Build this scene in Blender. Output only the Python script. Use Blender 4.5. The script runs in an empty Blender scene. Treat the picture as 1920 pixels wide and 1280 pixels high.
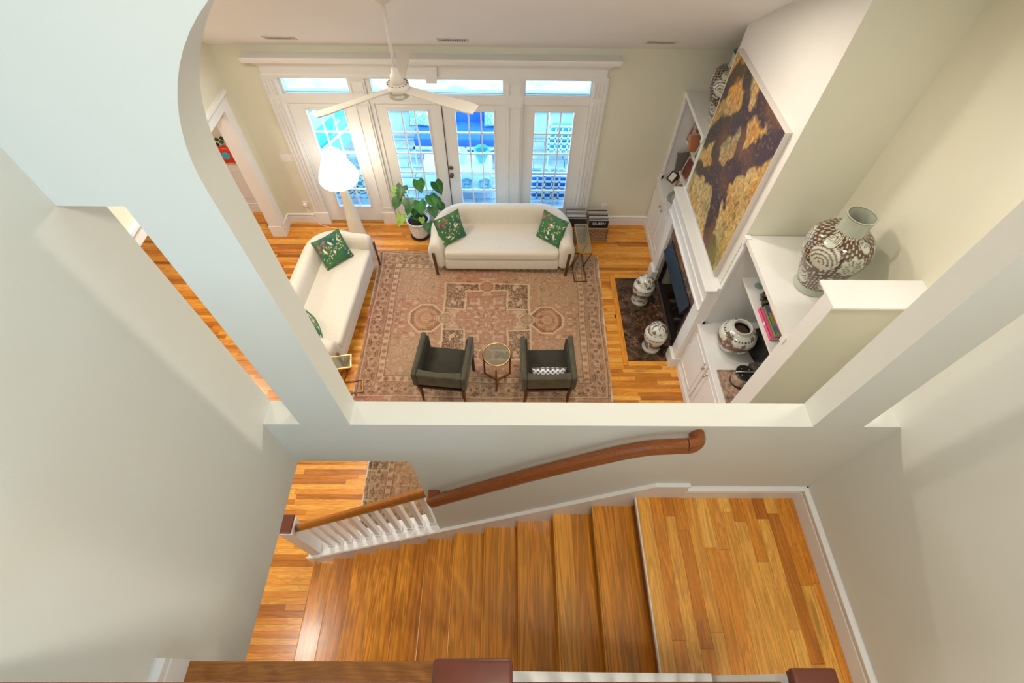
import bpy, math, random
import numpy as np
from mathutils import Vector, Matrix
random.seed(7)
R_ = math.radians
SC = bpy.context.scene
COL = SC.collection
# ------------------------------------------------------------------ camera
CAMZ = 5.4095
cam = bpy.data.cameras.new('camera'); co = bpy.data.objects.new('camera', cam); COL.objects.link(co)
cam.sensor_width = 36; cam.lens = 908.08/1920*36; cam.clip_start = .02; cam.clip_end = 200
p, yw, ro = R_(55.034), R_(.8234), R_(1.0256)
d = Vector((math.sin(yw)*math.cos(p), math.cos(yw)*math.cos(p), -math.sin(p)))
r = Vector((math.cos(yw), -math.sin(yw), 0)); u = r.cross(d)
r2 = r*math.cos(ro)+u*math.sin(ro); u2 = -r*math.sin(ro)+u*math.cos(ro)
co.matrix_world = Matrix(((r2.x, u2.x, -d.x, 0), (r2.y, u2.y, -d.y, 0), (r2.z, u2.z, -d.z, CAMZ), (0, 0, 0, 1)))
SC.camera = co
SC.view_settings.view_transform = 'Standard'; SC.view_settings.look = 'None'
SC.view_settings.gamma = 1; SC.view_settings.use_curve_mapping = False
SC.view_settings.exposure = 0.0
# ------------------------------------------------------------------ world and lights
w = bpy.data.worlds.new('world'); SC.world = w; w.use_nodes = True
wn = w.node_tree.nodes; wl = w.node_tree.links
sky = wn.new('ShaderNodeTexSky'); sky.sky_type = 'NISHITA'; sky.sun_disc = False; sky.sun_elevation = R_(48); sky.sun_rotation = R_(150)
wn['Background'].inputs['Strength'].default_value = 1.8
wl.new(sky.outputs[0], wn['Background'].inputs['Color'])

def area(name, loc, size, power, col, rot=(0, 0, 0), size_y=None):
    l = bpy.data.lights.new(name, 'AREA'); l.energy = power; l.color = col; l.size = size
    if size_y: l.shape = 'RECTANGLE'; l.size_y = size_y
    else: l.shape = 'DISK'
    o = bpy.data.objects.new(name, l); o.location = loc; o.rotation_euler = rot; COL.objects.link(o); return o
WARM = (1, .89, .76); NEUT = (1, .93, .83); COOL = (.42, .74, 1)
wl_ = area('window_light', (-.62, -2.35, 4.75), 1.0, 11, COOL, (R_(86), 0, R_(5)), 1.3); wl_.data.spread = R_(85)
area('hall_ceiling_light', (.55, -.5, 6.5), .5, 56, NEUT)
CEIL_LIGHTS = [(-2.3, 3.5), (.5, 3.1), (-2.5, 4.7), (1.288, 4.0)]
def ceil_z(y): return 2.70+.65*(6.15-y)
for k, (x, y) in enumerate(CEIL_LIGHTS):
    area('living_downlight', (x, y-.02, ceil_z(y)-.09), .22, (42, 40, 42, 20)[k], WARM, (R_(-27), 0, 0))
area('lower_hall_light', (-2.7, .4, 2.8), .5, 29, NEUT)
area('passage_fill', (2.5, 1.65, 4.4), .4, 12, NEUT)  # unseen fill light added to brighten the half wall; no fitting hangs here
area('dining_light', (-4.9, 4.4, 2.78), .5, 34, WARM)

# ------------------------------------------------------------------ materials
MATS = {}
def newmat(name):
    m = bpy.data.materials.new(name); m.use_nodes = True; MATS[name] = m
    nt = m.node_tree; return m, nt, nt.nodes, nt.links, nt.nodes['Principled BSDF']
def plain(name, col, rough=.5, metal=0, noise=0, nscale=8, bump=0, bscale=60, coat=0, emit=0, spec=None, sheen=0):
    m, nt, N, L, B = newmat(name)
    B.inputs['Roughness'].default_value = rough; B.inputs['Metallic'].default_value = metal
    B.inputs['Coat Weight'].default_value = coat
    if sheen: B.inputs['Sheen Weight'].default_value = sheen
    if spec is not None: B.inputs['Specular IOR Level'].default_value = spec
    tc = N.new('ShaderNodeTexCoord')
    n = N.new('ShaderNodeTexNoise'); n.inputs['Scale'].default_value = nscale; n.inputs['Detail'].default_value = 4
    L.new(tc.outputs['Object'], n.inputs['Vector'])
    rp = N.new('ShaderNodeValToRGB'); k = noise
    rp.color_ramp.elements[0].position = .3; rp.color_ramp.elements[1].position = .7
    rp.color_ramp.elements[0].color = tuple(c*(1-k) for c in col)+(1,); rp.color_ramp.elements[1].color = tuple(min(1, c*(1+k)) for c in col)+(1,)
    L.new(n.outputs['Fac'], rp.inputs[0]); L.new(rp.outputs[0], B.inputs['Base Color'])
    if bump:
        n2 = N.new('ShaderNodeTexNoise'); n2.inputs['Scale'].default_value = bscale; L.new(tc.outputs['Object'], n2.inputs['Vector'])
        b = N.new('ShaderNodeBump'); b.inputs['Strength'].default_value = bump; b.inputs['Distance'].default_value = .01
        L.new(n2.outputs['Fac'], b.inputs['Height']); L.new(b.outputs[0], B.inputs['Normal'])
    if emit:
        B.inputs['Emission Color'].default_value = tuple(col)+(1,); B.inputs['Emission Strength'].default_value = emit
    return m
def wood(name, axis, c0, c1, c2, rough=.28, grain=1.0, dark=.45, coat=.2, ring=.80, freq=55, lg=.8):
    """boards with grain along an axis; attribute 'tint' shifts each board"""
    m, nt, N, L, B = newmat(name)
    B.inputs['Roughness'].default_value = rough; B.inputs['Coat Weight'].default_value = coat; B.inputs['Coat Roughness'].default_value = .15
    geo = N.new('ShaderNodeNewGeometry'); at = N.new('ShaderNodeAttribute'); at.attribute_name = 'tint'
    sep = N.new('ShaderNodeSeparateColor'); L.new(at.outputs['Color'], sep.inputs[0])
    off = N.new('ShaderNodeVectorMath'); off.operation = 'MULTIPLY_ADD'
    L.new(at.outputs['Color'], off.inputs[0]); off.inputs[1].default_value = (31, 17, 23); L.new(geo.outputs['Position'], off.inputs[2])
    mp = N.new('ShaderNodeMapping'); s = [9*grain]*3; s[axis] = lg*grain; mp.inputs['Scale'].default_value = s
    L.new(off.outputs[0], mp.inputs['Vector'])
    n1 = N.new('ShaderNodeTexNoise'); n1.inputs['Scale'].default_value = 1.6; n1.inputs['Detail'].default_value = 5; n1.inputs['Distortion'].default_value = .6
    L.new(mp.outputs[0], n1.inputs['Vector'])
    # cathedral rings : sine of the noise field
    mu = N.new('ShaderNodeMath'); mu.operation = 'MULTIPLY'; mu.inputs[1].default_value = freq; L.new(n1.outputs['Fac'], mu.inputs[0])
    sn = N.new('ShaderNodeMath'); sn.operation = 'SINE'; L.new(mu.outputs[0], sn.inputs[0])
    mr = N.new('ShaderNodeMapRange'); mr.inputs[1].default_value = -1; mr.inputs[2].default_value = 1; mr.inputs[3].default_value = ring; mr.inputs[4].default_value = 1.06
    L.new(sn.outputs[0], mr.inputs[0])
    mp2 = N.new('ShaderNodeMapping'); s2 = [170]*3; s2[axis] = 5; mp2.inputs['Scale'].default_value = s2; L.new(off.outputs[0], mp2.inputs['Vector'])
    n2 = N.new('ShaderNodeTexNoise'); n2.inputs['Scale'].default_value = 1; n2.inputs['Detail'].default_value = 2; L.new(mp2.outputs[0], n2.inputs['Vector'])
    mr2 = N.new('ShaderNodeMapRange'); mr2.inputs[1].default_value = .3; mr2.inputs[2].default_value = .7; mr2.inputs[3].default_value = .82; mr2.inputs[4].default_value = 1.1
    L.new(n2.outputs['Fac'], mr2.inputs[0])
    rp = N.new('ShaderNodeValToRGB'); e = rp.color_ramp.elements
    e[0].color = c0+(1,); e[1].color = c2+(1,); mid = e.new(.45); mid.color = c1+(1,)
    ad = N.new('ShaderNodeMath'); ad.operation = 'MULTIPLY_ADD'; L.new(n1.outputs['Fac'], ad.inputs[0]); ad.inputs[1].default_value = .55; L.new(sep.outputs[0], ad.inputs[2])
    sb = N.new('ShaderNodeMath'); sb.operation = 'SUBTRACT'; L.new(ad.outputs[0], sb.inputs[0]); sb.inputs[1].default_value = .27
    L.new(sb.outputs[0], rp.inputs[0])
    # dark mineral streaks
    mp3 = N.new('ShaderNodeMapping'); s3 = [14]*3; s3[axis] = 1.3; mp3.inputs['Scale'].default_value = s3; L.new(off.outputs[0], mp3.inputs['Vector'])
    n3 = N.new('ShaderNodeTexNoise'); n3.inputs['Scale'].default_value = 1; n3.inputs['Detail'].default_value = 3; L.new(mp3.outputs[0], n3.inputs['Vector'])
    mr3 = N.new('ShaderNodeMapRange'); mr3.inputs[1].default_value = .66; mr3.inputs[2].default_value = .8; mr3.inputs[3].default_value = 1; mr3.inputs[4].default_value = dark
    L.new(n3.outputs['Fac'], mr3.inputs[0])
    m1 = N.new('ShaderNodeMath'); m1.operation = 'MULTIPLY'; L.new(mr.outputs[0], m1.inputs[0]); L.new(mr2.outputs[0], m1.inputs[1])
    m2 = N.new('ShaderNodeMath'); m2.operation = 'MULTIPLY'; L.new(m1.outputs[0], m2.inputs[0]); L.new(mr3.outputs[0], m2.inputs[1])
    vm = N.new('ShaderNodeVectorMath'); vm.operation = 'SCALE'; L.new(rp.outputs[0], vm.inputs[0]); L.new(m2.outputs[0], vm.inputs['Scale'])
    L.new(vm.outputs[0], B.inputs['Base Color'])
    return m
def colattr(name, rough=.5, coat=0, bump=0, bscale=300, noise=.0, nscale=120, sheen=0, spec=.5):
    m, nt, N, L, B = newmat(name)
    B.inputs['Roughness'].default_value = rough; B.inputs['Coat Weight'].default_value = coat; B.inputs['Specular IOR Level'].default_value = spec
    if sheen: B.inputs['Sheen Weight'].default_value = sheen
    at = N.new('ShaderNodeAttribute'); at.attribute_name = 'tint'
    tc = N.new('ShaderNodeTexCoord'); n = N.new('ShaderNodeTexNoise'); n.inputs['Scale'].default_value = nscale; n.inputs['Detail'].default_value = 5
    L.new(tc.outputs['Object'], n.inputs['Vector'])
    mr = N.new('ShaderNodeMapRange'); mr.inputs[1].default_value = .25; mr.inputs[2].default_value = .75; mr.inputs[3].default_value = 1-noise; mr.inputs[4].default_value = 1+noise
    L.new(n.outputs['Fac'], mr.inputs[0])
    vm = N.new('ShaderNodeVectorMath'); vm.operation = 'SCALE'; L.new(at.outputs['Color'], vm.inputs[0]); L.new(mr.outputs[0], vm.inputs['Scale'])
    L.new(vm.outputs[0], B.inputs['Base Color'])
    if bump:
        n2 = N.new('ShaderNodeTexNoise'); n2.inputs['Scale'].default_value = bscale; L.new(tc.outputs['Object'], n2.inputs['Vector'])
        b = N.new('ShaderNodeBump'); b.inputs['Strength'].default_value = bump; b.inputs['Distance'].default_value = .004
        L.new(n2.outputs['Fac'], b.inputs['Height']); L.new(b.outputs[0], B.inputs['Normal'])
    return m
def glass(name, col, mixg=.06):
    m, nt, N, L, B = newmat(name); N.remove(B)
    t = N.new('ShaderNodeBsdfTransparent'); t.inputs[0].default_value = col+(1,)
    g = N.new('ShaderNodeBsdfGlossy'); g.inputs['Roughness'].default_value = .02
    mx = N.new('ShaderNodeMixShader'); mx.inputs[0].default_value = mixg
    L.new(t.outputs[0], mx.inputs[1]); L.new(g.outputs[0], mx.inputs[2]); L.new(mx.outputs[0], N['Material Output'].inputs[0]); return m
WALL = plain('wall_paint', (.70, .715, .665), .6, noise=.012, nscale=2, bump=.03, bscale=250)
WHITE = plain('trim_paint', (.80, .80, .79), .35, noise=.01, nscale=3)
CEIL = plain('ceiling_paint', (.88, .87, .85), .7, noise=.01, nscale=2)
LIVWALL = plain('living_wall_paint', (.73, .715, .585), .6, noise=.012, nscale=2)
BREAST = plain('chimney_front_pale', (.74, .725, .68), .6, noise=.01)
OAK_X = wood('oak_boards_along_x', 0, (.34, .10, .010), (.74, .27, .026), (.92, .46, .085), dark=.35, grain=1.3)
OAK_Y = wood('oak_boards_along_y', 1, (.40, .11, .010), (.80, .30, .030), (1.0, .56, .12), dark=.45)
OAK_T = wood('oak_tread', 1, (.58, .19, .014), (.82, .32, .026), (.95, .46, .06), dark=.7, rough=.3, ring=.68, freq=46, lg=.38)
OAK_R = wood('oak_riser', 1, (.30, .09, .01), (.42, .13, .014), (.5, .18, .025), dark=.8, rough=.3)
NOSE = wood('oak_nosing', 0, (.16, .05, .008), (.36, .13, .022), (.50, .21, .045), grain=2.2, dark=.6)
RAIL = wood('cherry_rail', 0, (.26, .07, .010), (.36, .105, .016), (.46, .16, .03), rough=.4, grain=2, dark=.9)
CAPW = plain('mahogany_cap', (.10, .020, .007), .4, noise=.15, nscale=14, coat=.1)
GAP = plain('floor_gap', (.05, .02, .006), .8, noise=.1)
SOFA = plain('cream_boucle', (.72, .665, .56), .85, noise=.03, nscale=30, bump=.15, bscale=400, sheen=.3)
BRONZE = plain('bronze_leg', (.14, .075, .04), .4, .6, noise=.15)
BRASS = plain('brass', (.62, .40, .18), .25, 1, noise=.1)
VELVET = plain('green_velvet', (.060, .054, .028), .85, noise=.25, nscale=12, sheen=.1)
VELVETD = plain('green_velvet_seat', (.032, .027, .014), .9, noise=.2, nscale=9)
DKWOOD = plain('dark_walnut', (.035, .014, .009), .35, noise=.3, nscale=20)
LAMPW = plain('plaster_lamp', (.84, .79, .66), .7, noise=.02)
BLACK = plain('black', (.012, .012, .013), .4, noise=.1)
IRON = plain('navy_black_steel', (.016, .026, .045), .35, .3, noise=.15)
STEEL = plain('brushed_steel', (.5, .48, .45), .35, 1, noise=.08)
MARBLE = None
GLASS = glass('door_glass', (.76, .95, 1.0))
CLEAR = glass('clear_glass', (.86, .95, .92), .2)
LEAFC = [plain('leaf_green', (.02, .17, .012), .35, noise=.35, nscale=18), plain('leaf_deep', (.012, .10, .01), .35, noise=.35, nscale=18), plain('leaf_lime', (.22, .38, .03), .4, noise=.3, nscale=14)]
SOIL = plain('soil', (.025, .012, .006), .95, noise=.5, nscale=60, bump=.6, bscale=120)
POTW = plain('white_pot', (.80, .77, .73), .45, noise=.02)
WICK = plain('wicker', (.42, .25, .13), .7, noise=.25, nscale=60)
RUGM = colattr('rug_pile', .95, bump=.4, bscale=500, noise=.12, nscale=150, sheen=.2, spec=.1)
CERAM = colattr('glazed_ceramic', .12, coat=.6, noise=.06, nscale=40)
CLOTH = colattr('printed_cushion', .85, noise=.15, nscale=90, bump=.2)
PAINT = colattr('oil_paint', .45, noise=.38, nscale=26, bump=.8, bscale=90)
GOLDW = plain('fan_white', (.66, .63, .57), .4, noise=.01)
BOOKM = colattr('book_cover', .5, noise=.1)
def marble(name, dark):
    m, nt, N, L, B = newmat(name); B.inputs['Roughness'].default_value = .12
    tc = N.new('ShaderNodeTexCoord'); n = N.new('ShaderNodeTexNoise'); n.inputs['Scale'].default_value = 9; n.inputs['Detail'].default_value = 9; n.inputs['Distortion'].default_value = 1.2
    L.new(tc.outputs['Object'], n.inputs['Vector']); rp = N.new('ShaderNodeValToRGB'); e = rp.color_ramp.elements
    e[0].position = .3; e[0].color = (.018, .009, .005, 1); e[1].position = .72; e[1].color = dark+(1,); q = e.new(.5); q.color = tuple(c*.35 for c in dark)+(1,)
    L.new(n.outputs['Fac'], rp.inputs[0])
    v = N.new('ShaderNodeTexVoronoi'); v.feature = 'DISTANCE_TO_EDGE'; v.inputs['Scale'].default_value = 4.5
    nn = N.new('ShaderNodeTexNoise'); nn.inputs['Scale'].default_value = 5; L.new(tc.outputs['Object'], nn.inputs['Vector'])
    mv = N.new('ShaderNodeMix'); mv.data_type = 'VECTOR'; mv.inputs[0].default_value = .35; L.new(tc.outputs['Object'], mv.inputs[4]); L.new(nn.outputs['Color'], mv.inputs[5]); L.new(mv.outputs[1], v.inputs['Vector'])
    mr = N.new('ShaderNodeMapRange'); mr.inputs[1].default_value = 0; mr.inputs[2].default_value = .018; mr.inputs[3].default_value = .55; mr.inputs[4].default_value = 0; L.new(v.outputs['Distance'], mr.inputs[0])
    mx = N.new('ShaderNodeMix'); mx.data_type = 'RGBA'; L.new(mr.outputs[0], mx.inputs[0]); L.new(rp.outputs[0], mx.inputs[6]); mx.inputs[7].default_value = (.42, .26, .17, 1)
    L.new(mx.outputs[2], B.inputs['Base Color']); return m
MARBLE = marble('brown_marble', (.17, .09, .05))
MARBLE2 = marble('grey_marble', (.26, .17, .15))

# ------------------------------------------------------------------ mesh builder
class MB:
    def __init__(s): s.v = []; s.f = []; s.c = []; s.cur = None
    def add(s, vs, fs, col=None):
        o = len(s.v); s.v += [tuple(q) for q in vs]; s.f += [tuple(i+o for i in f) for f in fs]
        c = col if col is not None else s.cur
        if c is None: c = (.5, .5, .5)
        if len(vs) and isinstance(c, np.ndarray) and c.ndim == 2: s.c += [tuple(q) for q in c]
        else: s.c += [tuple(c)]*len(vs)
        return s
    def box(s, x0, x1, y0, y1, z0, z1, col=None):
        vs = [(x, y, z) for z in (z0, z1) for y in (y0, y1) for x in (x0, x1)]
        return s.add(vs, [(0, 2, 3, 1), (4, 5, 7, 6), (0, 1, 5, 4), (1, 3, 7, 5), (3, 2, 6, 7), (2, 0, 4, 6)], col)
    def prism(s, poly, axis, a, b, col=None):
        n = len(poly)
        def P(q, t): return (t, q[0], q[1]) if axis == 0 else ((q[0], t, q[1]) if axis == 1 else (q[0], q[1], t))
        vs = [P(q, a) for q in poly]+[P(q, b) for q in poly]
        fs = [tuple(range(n))[::-1], tuple(range(n, 2*n))]+[(i, (i+1) % n, (i+1) % n+n, i+n) for i in range(n)]
        return s.add(vs, fs, col)
    def lathe(s, prof, c=(0, 0, 0), n=32, a0=0, colf=None, cap=True, sx=1, sy=1):
        vs = []; cs = []
        for k, (r, z) in enumerate(prof):
            for i in range(n):
                a = a0+2*math.pi*i/n
                vs.append((c[0]+sx*r*math.cos(a), c[1]+sy*r*math.sin(a), c[2]+z))
        m = len(prof); fs = []
        for k in range(m-1):
            for i in range(n):
                j = (i+1) % n; fs.append((k*n+i, k*n+j, (k+1)*n+j, (k+1)*n+i))
        if cap: fs.append(tuple(range(n))[::-1]); fs.append(tuple(range((m-1)*n, m*n)))
        return s.add(vs, fs, colf)
    def tube(s, pts, r, n=8, cap=True, col=None):
        pts = [Vector(q) for q in pts]; m = len(pts); vs = []
        rr = r if isinstance(r, (list, tuple)) else [r]*m; up = None
        for k in range(m):
            t = (pts[min(k+1, m-1)]-pts[max(k-1, 0)]).normalized()
            if up is None: up = Vector((0, 0, 1)) if abs(t.z) < .9 else Vector((1, 0, 0))
            a = t.cross(up).normalized(); b = a.cross(t).normalized(); up = b
            for i in range(n):
                q = 2*math.pi*i/n; vs.append(pts[k]+a*(rr[k]*math.cos(q))+b*(rr[k]*math.sin(q)))
        fs = [(k*n+i, k*n+(i+1) % n, (k+1)*n+(i+1) % n, (k+1)*n+i) for k in range(m-1) for i in range(n)]
        if cap: fs += [tuple(range(n)), tuple(range((m-1)*n, m*n))[::-1]]
        return s.add(vs, fs, col)
    def sweep(s, pts, prof, side=None, col=None, cap=True):
        """closed 2D profile (across, up) along a path; across = horizontal right of the path"""
        pts = [Vector(q) for q in pts]; m = len(pts); n = len(prof); vs = []
        for k in range(m):
            t = (pts[min(k+1, m-1)]-pts[max(k-1, 0)]).normalized()
            a = Vector(side) if side else t.cross(Vector((0, 0, 1))).normalized()
            b = a.cross(t).normalized()
            if b.z < 0: b = -b
            for (x, y) in prof: vs.append(pts[k]+a*x+b*y)
        fs = [(k*n+i, k*n+(i+1) % n, (k+1)*n+(i+1) % n, (k+1)*n+i) for k in range(m-1) for i in range(n)]
        if cap: fs += [tuple(range(n))[::-1], tuple(range((m-1)*n, m*n))]
        return s.add(vs, fs, col)
    def bar(s, a, b, w, h, col=None):
        return s.sweep([a, b], [(-w/2, -h/2), (w/2, -h/2), (w/2, h/2), (-w/2, h/2)], col=col) if abs((Vector(b)-Vector(a)).normalized().z) < .99 else \
            s.box(a[0]-w/2, a[0]+w/2, a[1]-h/2, a[1]+h/2, min(a[2], b[2]), max(a[2], b[2]), col)
    def xf(s, M):
        s.v = [tuple(M @ Vector(q)) for q in s.v]; return s
    def build(s, name, mat, parent=None, smooth=False, bevel=0, seg=2, local=False, sub=0, attr=False, kind=None, label=None):
        off = Vector((0, 0, 0))
        if parent is not None and not local:
            q = parent
            while q: off += q.location; q = q.parent
        me = bpy.data.meshes.new(name)
        me.from_pydata([(a-off.x, b-off.y, c-off.z) for a, b, c in s.v], [], s.f)
        if attr:
            ca = me.color_attributes.new('tint', 'FLOAT_COLOR', 'POINT')
            ca.data.foreach_set('color', np.array([tuple(c)[:3]+(1,) for c in s.c], 'f').ravel())
        import bmesh
        bm = bmesh.new(); bm.from_mesh(me); bmesh.ops.recalc_face_normals(bm, faces=bm.faces); bm.to_mesh(me); bm.free()
        if smooth: me.shade_smooth()
        me.materials.append(mat)
        o = bpy.data.objects.new(name, me); COL.objects.link(o); o.parent = parent
        if bevel:
            b = o.modifiers.new('bevel', 'BEVEL'); b.width = bevel; b.segments = seg; b.limit_method = 'ANGLE'; b.angle_limit = R_(40)
            if smooth is False and seg > 2: me.shade_smooth()
        if sub:
            q = o.modifiers.new('sub', 'SUBSURF'); q.levels = sub; q.render_levels = sub
        if kind: o['kind'] = kind
        if label: o['label'] = label
        return o
def st(name, mb, mat, **k): return mb.build(name, mat, kind='structure', **k)
def tag(o, label, cat, group=None):
    o['label'] = label; o['category'] = cat
    if group: o['group'] = group
    return o
def thing(name, label, cat, loc=(0, 0, 0), rz=0, group=None):
    o = bpy.data.objects.new(name, None); o.empty_display_size = .1; COL.objects.link(o); o.location = loc; o.rotation_euler = (0, 0, rz)
    return tag(o, label, cat, group)
def dup(root, loc, rz, label, group=None):
    def cp(o, par):
        c = o.copy(); COL.objects.link(c); c.parent = par
        for ch in [q for q in COL.objects if q.parent == o]: cp(ch, c)
        return c
    c = cp(root, None); c.location = loc; c.rotation_euler = (0, 0, rz); c['label'] = label
    if group: c['group'] = group
    return c
def rot(x, y, a): return x*math.cos(a)-y*math.sin(a), x*math.sin(a)+y*math.cos(a)

# ------------------------------------------------------------------ room shell
YA, YB = .983, 1.105          # the pierced wall between stair and living room
XL, XR = -1.145, 1.863        # stair hall side walls
D = 6.15                      # garden wall
SILL = 3.315; LOW = 2.85
ZL = 2.279; RISE = .19; RUN = .2485; XN = .833   # landing height, stairs, landing nosing
def nose_z(x): return ZL+(x-XN)*RISE/RUN
floor = st('floor', MB().box(-6.2, 3.1, -2.5, 6.5, -.12, -.008), GAP)
# pierced wall
m = MB()
m.box(-.53, 3.1, YA, YB, 0, SILL)
m.box(-6.2, -.53, YA, YB, LOW, SILL)
m.box(-6.2, XL, YA, YB, SILL, 6.7)
m.box(-.973, -.740, YA, YB, SILL, 6.7); m.box(1.444, 1.686, YA, YB, SILL, 6.7)
m.box(XL, -.973, YA, YB, 4.59, 6.7); m.box(1.686, XR, YA, YB, 4.59, 6.7)
m.box(XR, 3.1, YA, YB, SILL, 6.7)
m.box(-.740, 1.444, YA, YB, 5.143, 6.7)
Rr = .5
for sx, cx in ((-1, -.24), (1, .944)):
    n = 20; pts = [(cx+sx*Rr, 5.143)]+[(cx+sx*Rr*math.cos(t), 4.643+Rr*math.sin(t)) for t in [math.pi/2*i/n for i in range(n+1)]]
    for i in range(1, len(pts)-1):
        m.prism([pts[0], pts[i], pts[i+1]], 1, YA, YB)
st('wall_arched', m, WALL)
st('wall_left', MB().box(XL-.12, XL, -2.5, YA, LOW, 6.7), WALL)
st('wall_right', MB().box(XR, XR+.12, -2.5, YA, 0, 6.7), WALL)
st('wall_back', MB().box(-6.2, 3.1, -2.62, -2.5, 0, 6.7), WALL)
st('ceiling_stair_hall', MB().box(-6.2, 3.1, -2.6, YB, 6.7, 6.8), CEIL)
st('ceiling_lower_hall', MB().box(-6.2, XL-.12, -2.5, YA, LOW, LOW+.1), CEIL)
st('wall_under_stairs', MB().prism([(-1.95, 0), (-.53, 0), (-.53, nose_z(-.53)+.13), (-1.95, max(.15, nose_z(-1.95)+.13))], 1, YA+.002, YB-.002), WHITE)
# living room shell
RX = 2.98
st('wall_right_living', MB().box(RX, RX+.12, YB, 6.5, 0, 6.4), LIVWALL)
m = MB(); m.box(-3.72, -3.57, 5.82, D, 0, 2.07); m.prism([(1.1, 2.07), (D, 2.07), (D, ceil_z(D)), (1.1, ceil_z(1.1))], 0, -3.72, -3.57)
st('wall_left_living', m, LIVWALL)
m = MB(); yb = 6.6
m.prism([(YB-.01, ceil_z(YB)), (D+.2, ceil_z(D+.2)), (D+.2, ceil_z(D+.2)+.12), (YB-.01, ceil_z(YB)+.12)], 0, -3.72, RX+.1)
st('ceiling', m, CEIL)
st('ceiling_dining', MB().box(-6.2, -3.72, YB, 6.5, 2.85, 2.95), CEIL)
st('wall_left_dining', MB().box(-6.2, -6.1, -2.5, 6.5, 0, 2.95), LIVWALL)
st('wall_far_dining', MB().box(-6.2, -3.72, 6.4, 6.5, 0, 2.95), LIVWALL)
# garden wall with openings
m = MB()
m.box(-3.72, -2.9, D, D+.15, 0, 2.9); m.box(1.05, RX+.1, D, D+.15, 0, 2.9); m.box(-2.9, 1.05, D, D+.15, 2.33, 2.9)
st('wall_far', m, LIVWALL)
# chimney breast, fireplace recess
m = MB()
BX = 2.25
m.prism([(3.45, 1.17), (5.07, 1.17), (5.07, ceil_z(5.07)+.05), (3.45, ceil_z(3.45)+.05)], 0, BX, RX)
m.box(BX, RX, 3.45, 3.68, 0, 1.17); m.box(BX, RX, 4.85, 5.07, 0, 1.17); m.box(BX, RX, 3.68, 4.85, .9, 1.17)
st('wall_chimney_breast', m, LIVWALL)
st('wall_chimney_front', MB().prism([(3.45, 1.17), (5.07, 1.17), (5.07, ceil_z(5.07)+.05), (3.45, ceil_z(3.45)+.05)], 0, BX-.003, BX), BREAST)  # thin sheet giving the breast a paler front than its sides
m = MB(); m.box(2.25, RX, 2.115, 2.24, 0, 2.82)
st('wall_stub', m, LIVWALL)
m = MB(); m.box(2.235, RX, 2.09, 2.355, 2.82, 2.84); st('trim_stub_cap', m, WHITE, bevel=.004)
m = MB(); m.box(2.238, 2.25, 2.108, 2.247, 0, 2.82); st('trim_stub_end', m, WHITE)

# baseboards: section with a moulded top
def base_profile(h=.18, t=.018): return [(0, 0), (t, 0), (t, h*.62), (t*.8, h*.66), (t*.8, h*.86), (t*1.5, h*.88), (t*1.5, h*.94), (t*.5, h), (0, h)]
def baseboard(name, a, b, nx, ny, h=.18, z=0, mat=WHITE, cap=True):
    pr = base_profile(h); n = len(pr); vs = []
    for q in (a, b):
        for (o_, zz) in pr: vs.append((q[0]+nx*o_, q[1]+ny*o_, z+zz))
    fs = [(i, (i+1) % n, (i+1) % n+n, i+n) for i in range(n)]+[tuple(range(n)), tuple(range(n, 2*n))[::-1]]
    return st(name, MB().add(vs, fs), mat)
baseboard('baseboard_far', (-3.57, D), (-3.10, D), 0, -1)
baseboard('baseboard_far', (1.26, D), (2.25, D), 0, -1)
baseboard('baseboard_left', (-3.57, D), (-3.57, 5.97), 1, 0)
baseboard('baseboard_landing', (1.115, YA), (XR, YA), 0, -1, z=ZL)
baseboard('baseboard_landing', (XR, YA), (XR, -1.2), -1, 0, z=ZL)
baseboard('baseboard_upper_hall', (XL, .06), (XL, -2.5), 1, 0, z=3.33)
baseboard('baseboard_dining', (-6.1, 6.4), (-3.75, 6.4), 0, -1)
baseboard('baseboard_dining', (-6.1, 0), (-6.1, 6.4), 1, 0)

# cased opening to the dining room
m = MB()
m.box(-3.575, -3.55, 5.82, 5.95, .2, 2.07); m.box(-3.585, -3.535, 5.81, 5.97, 0, .2)
m.box(-3.74, -3.55, 5.805, 5.82, 0, 2.07); m.box(-3.755, -3.54, 5.795, 5.84, 0, .2)
m.box(-3.575, -3.55, 1.2, 5.95, 2.07, 2.21); m.box(-3.58, -3.515, 1.2, 5.99, 2.215, 2.25); m.box(-3.575, -3.54, 1.2, 5.96, 2.19, 2.215)
m.box(-3.56, -3.54, 5.935, 5.955, .2, 2.2)
m.box(-3.74, -3.57, 1.2, 5.82, 2.05, 2.07)
st('trim_dining_opening', m, WHITE)
# wainscot of the dining room
m = MB(); m.box(-6.1, -3.75, 6.385, 6.4, .18, .95); m.box(-6.1, -3.75, 6.34, 6.4, .95, .99)
for k in range(4):
    x0 = -6.0+k*.57
    m.box(x0, x0+.5, 6.375, 6.386, .78, .80); m.box(x0, x0+.5, 6.375, 6.386, .28, .30); m.box(x0, x0+.02, 6.375, 6.386, .3, .78); m.box(x0+.48, x0+.5, 6.375, 6.386, .3, .78)
m.box(-6.1, -3.75, 6.36, 6.4, 1.62, 1.66)
st('trim_wainscot', m, WHITE)

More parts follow.
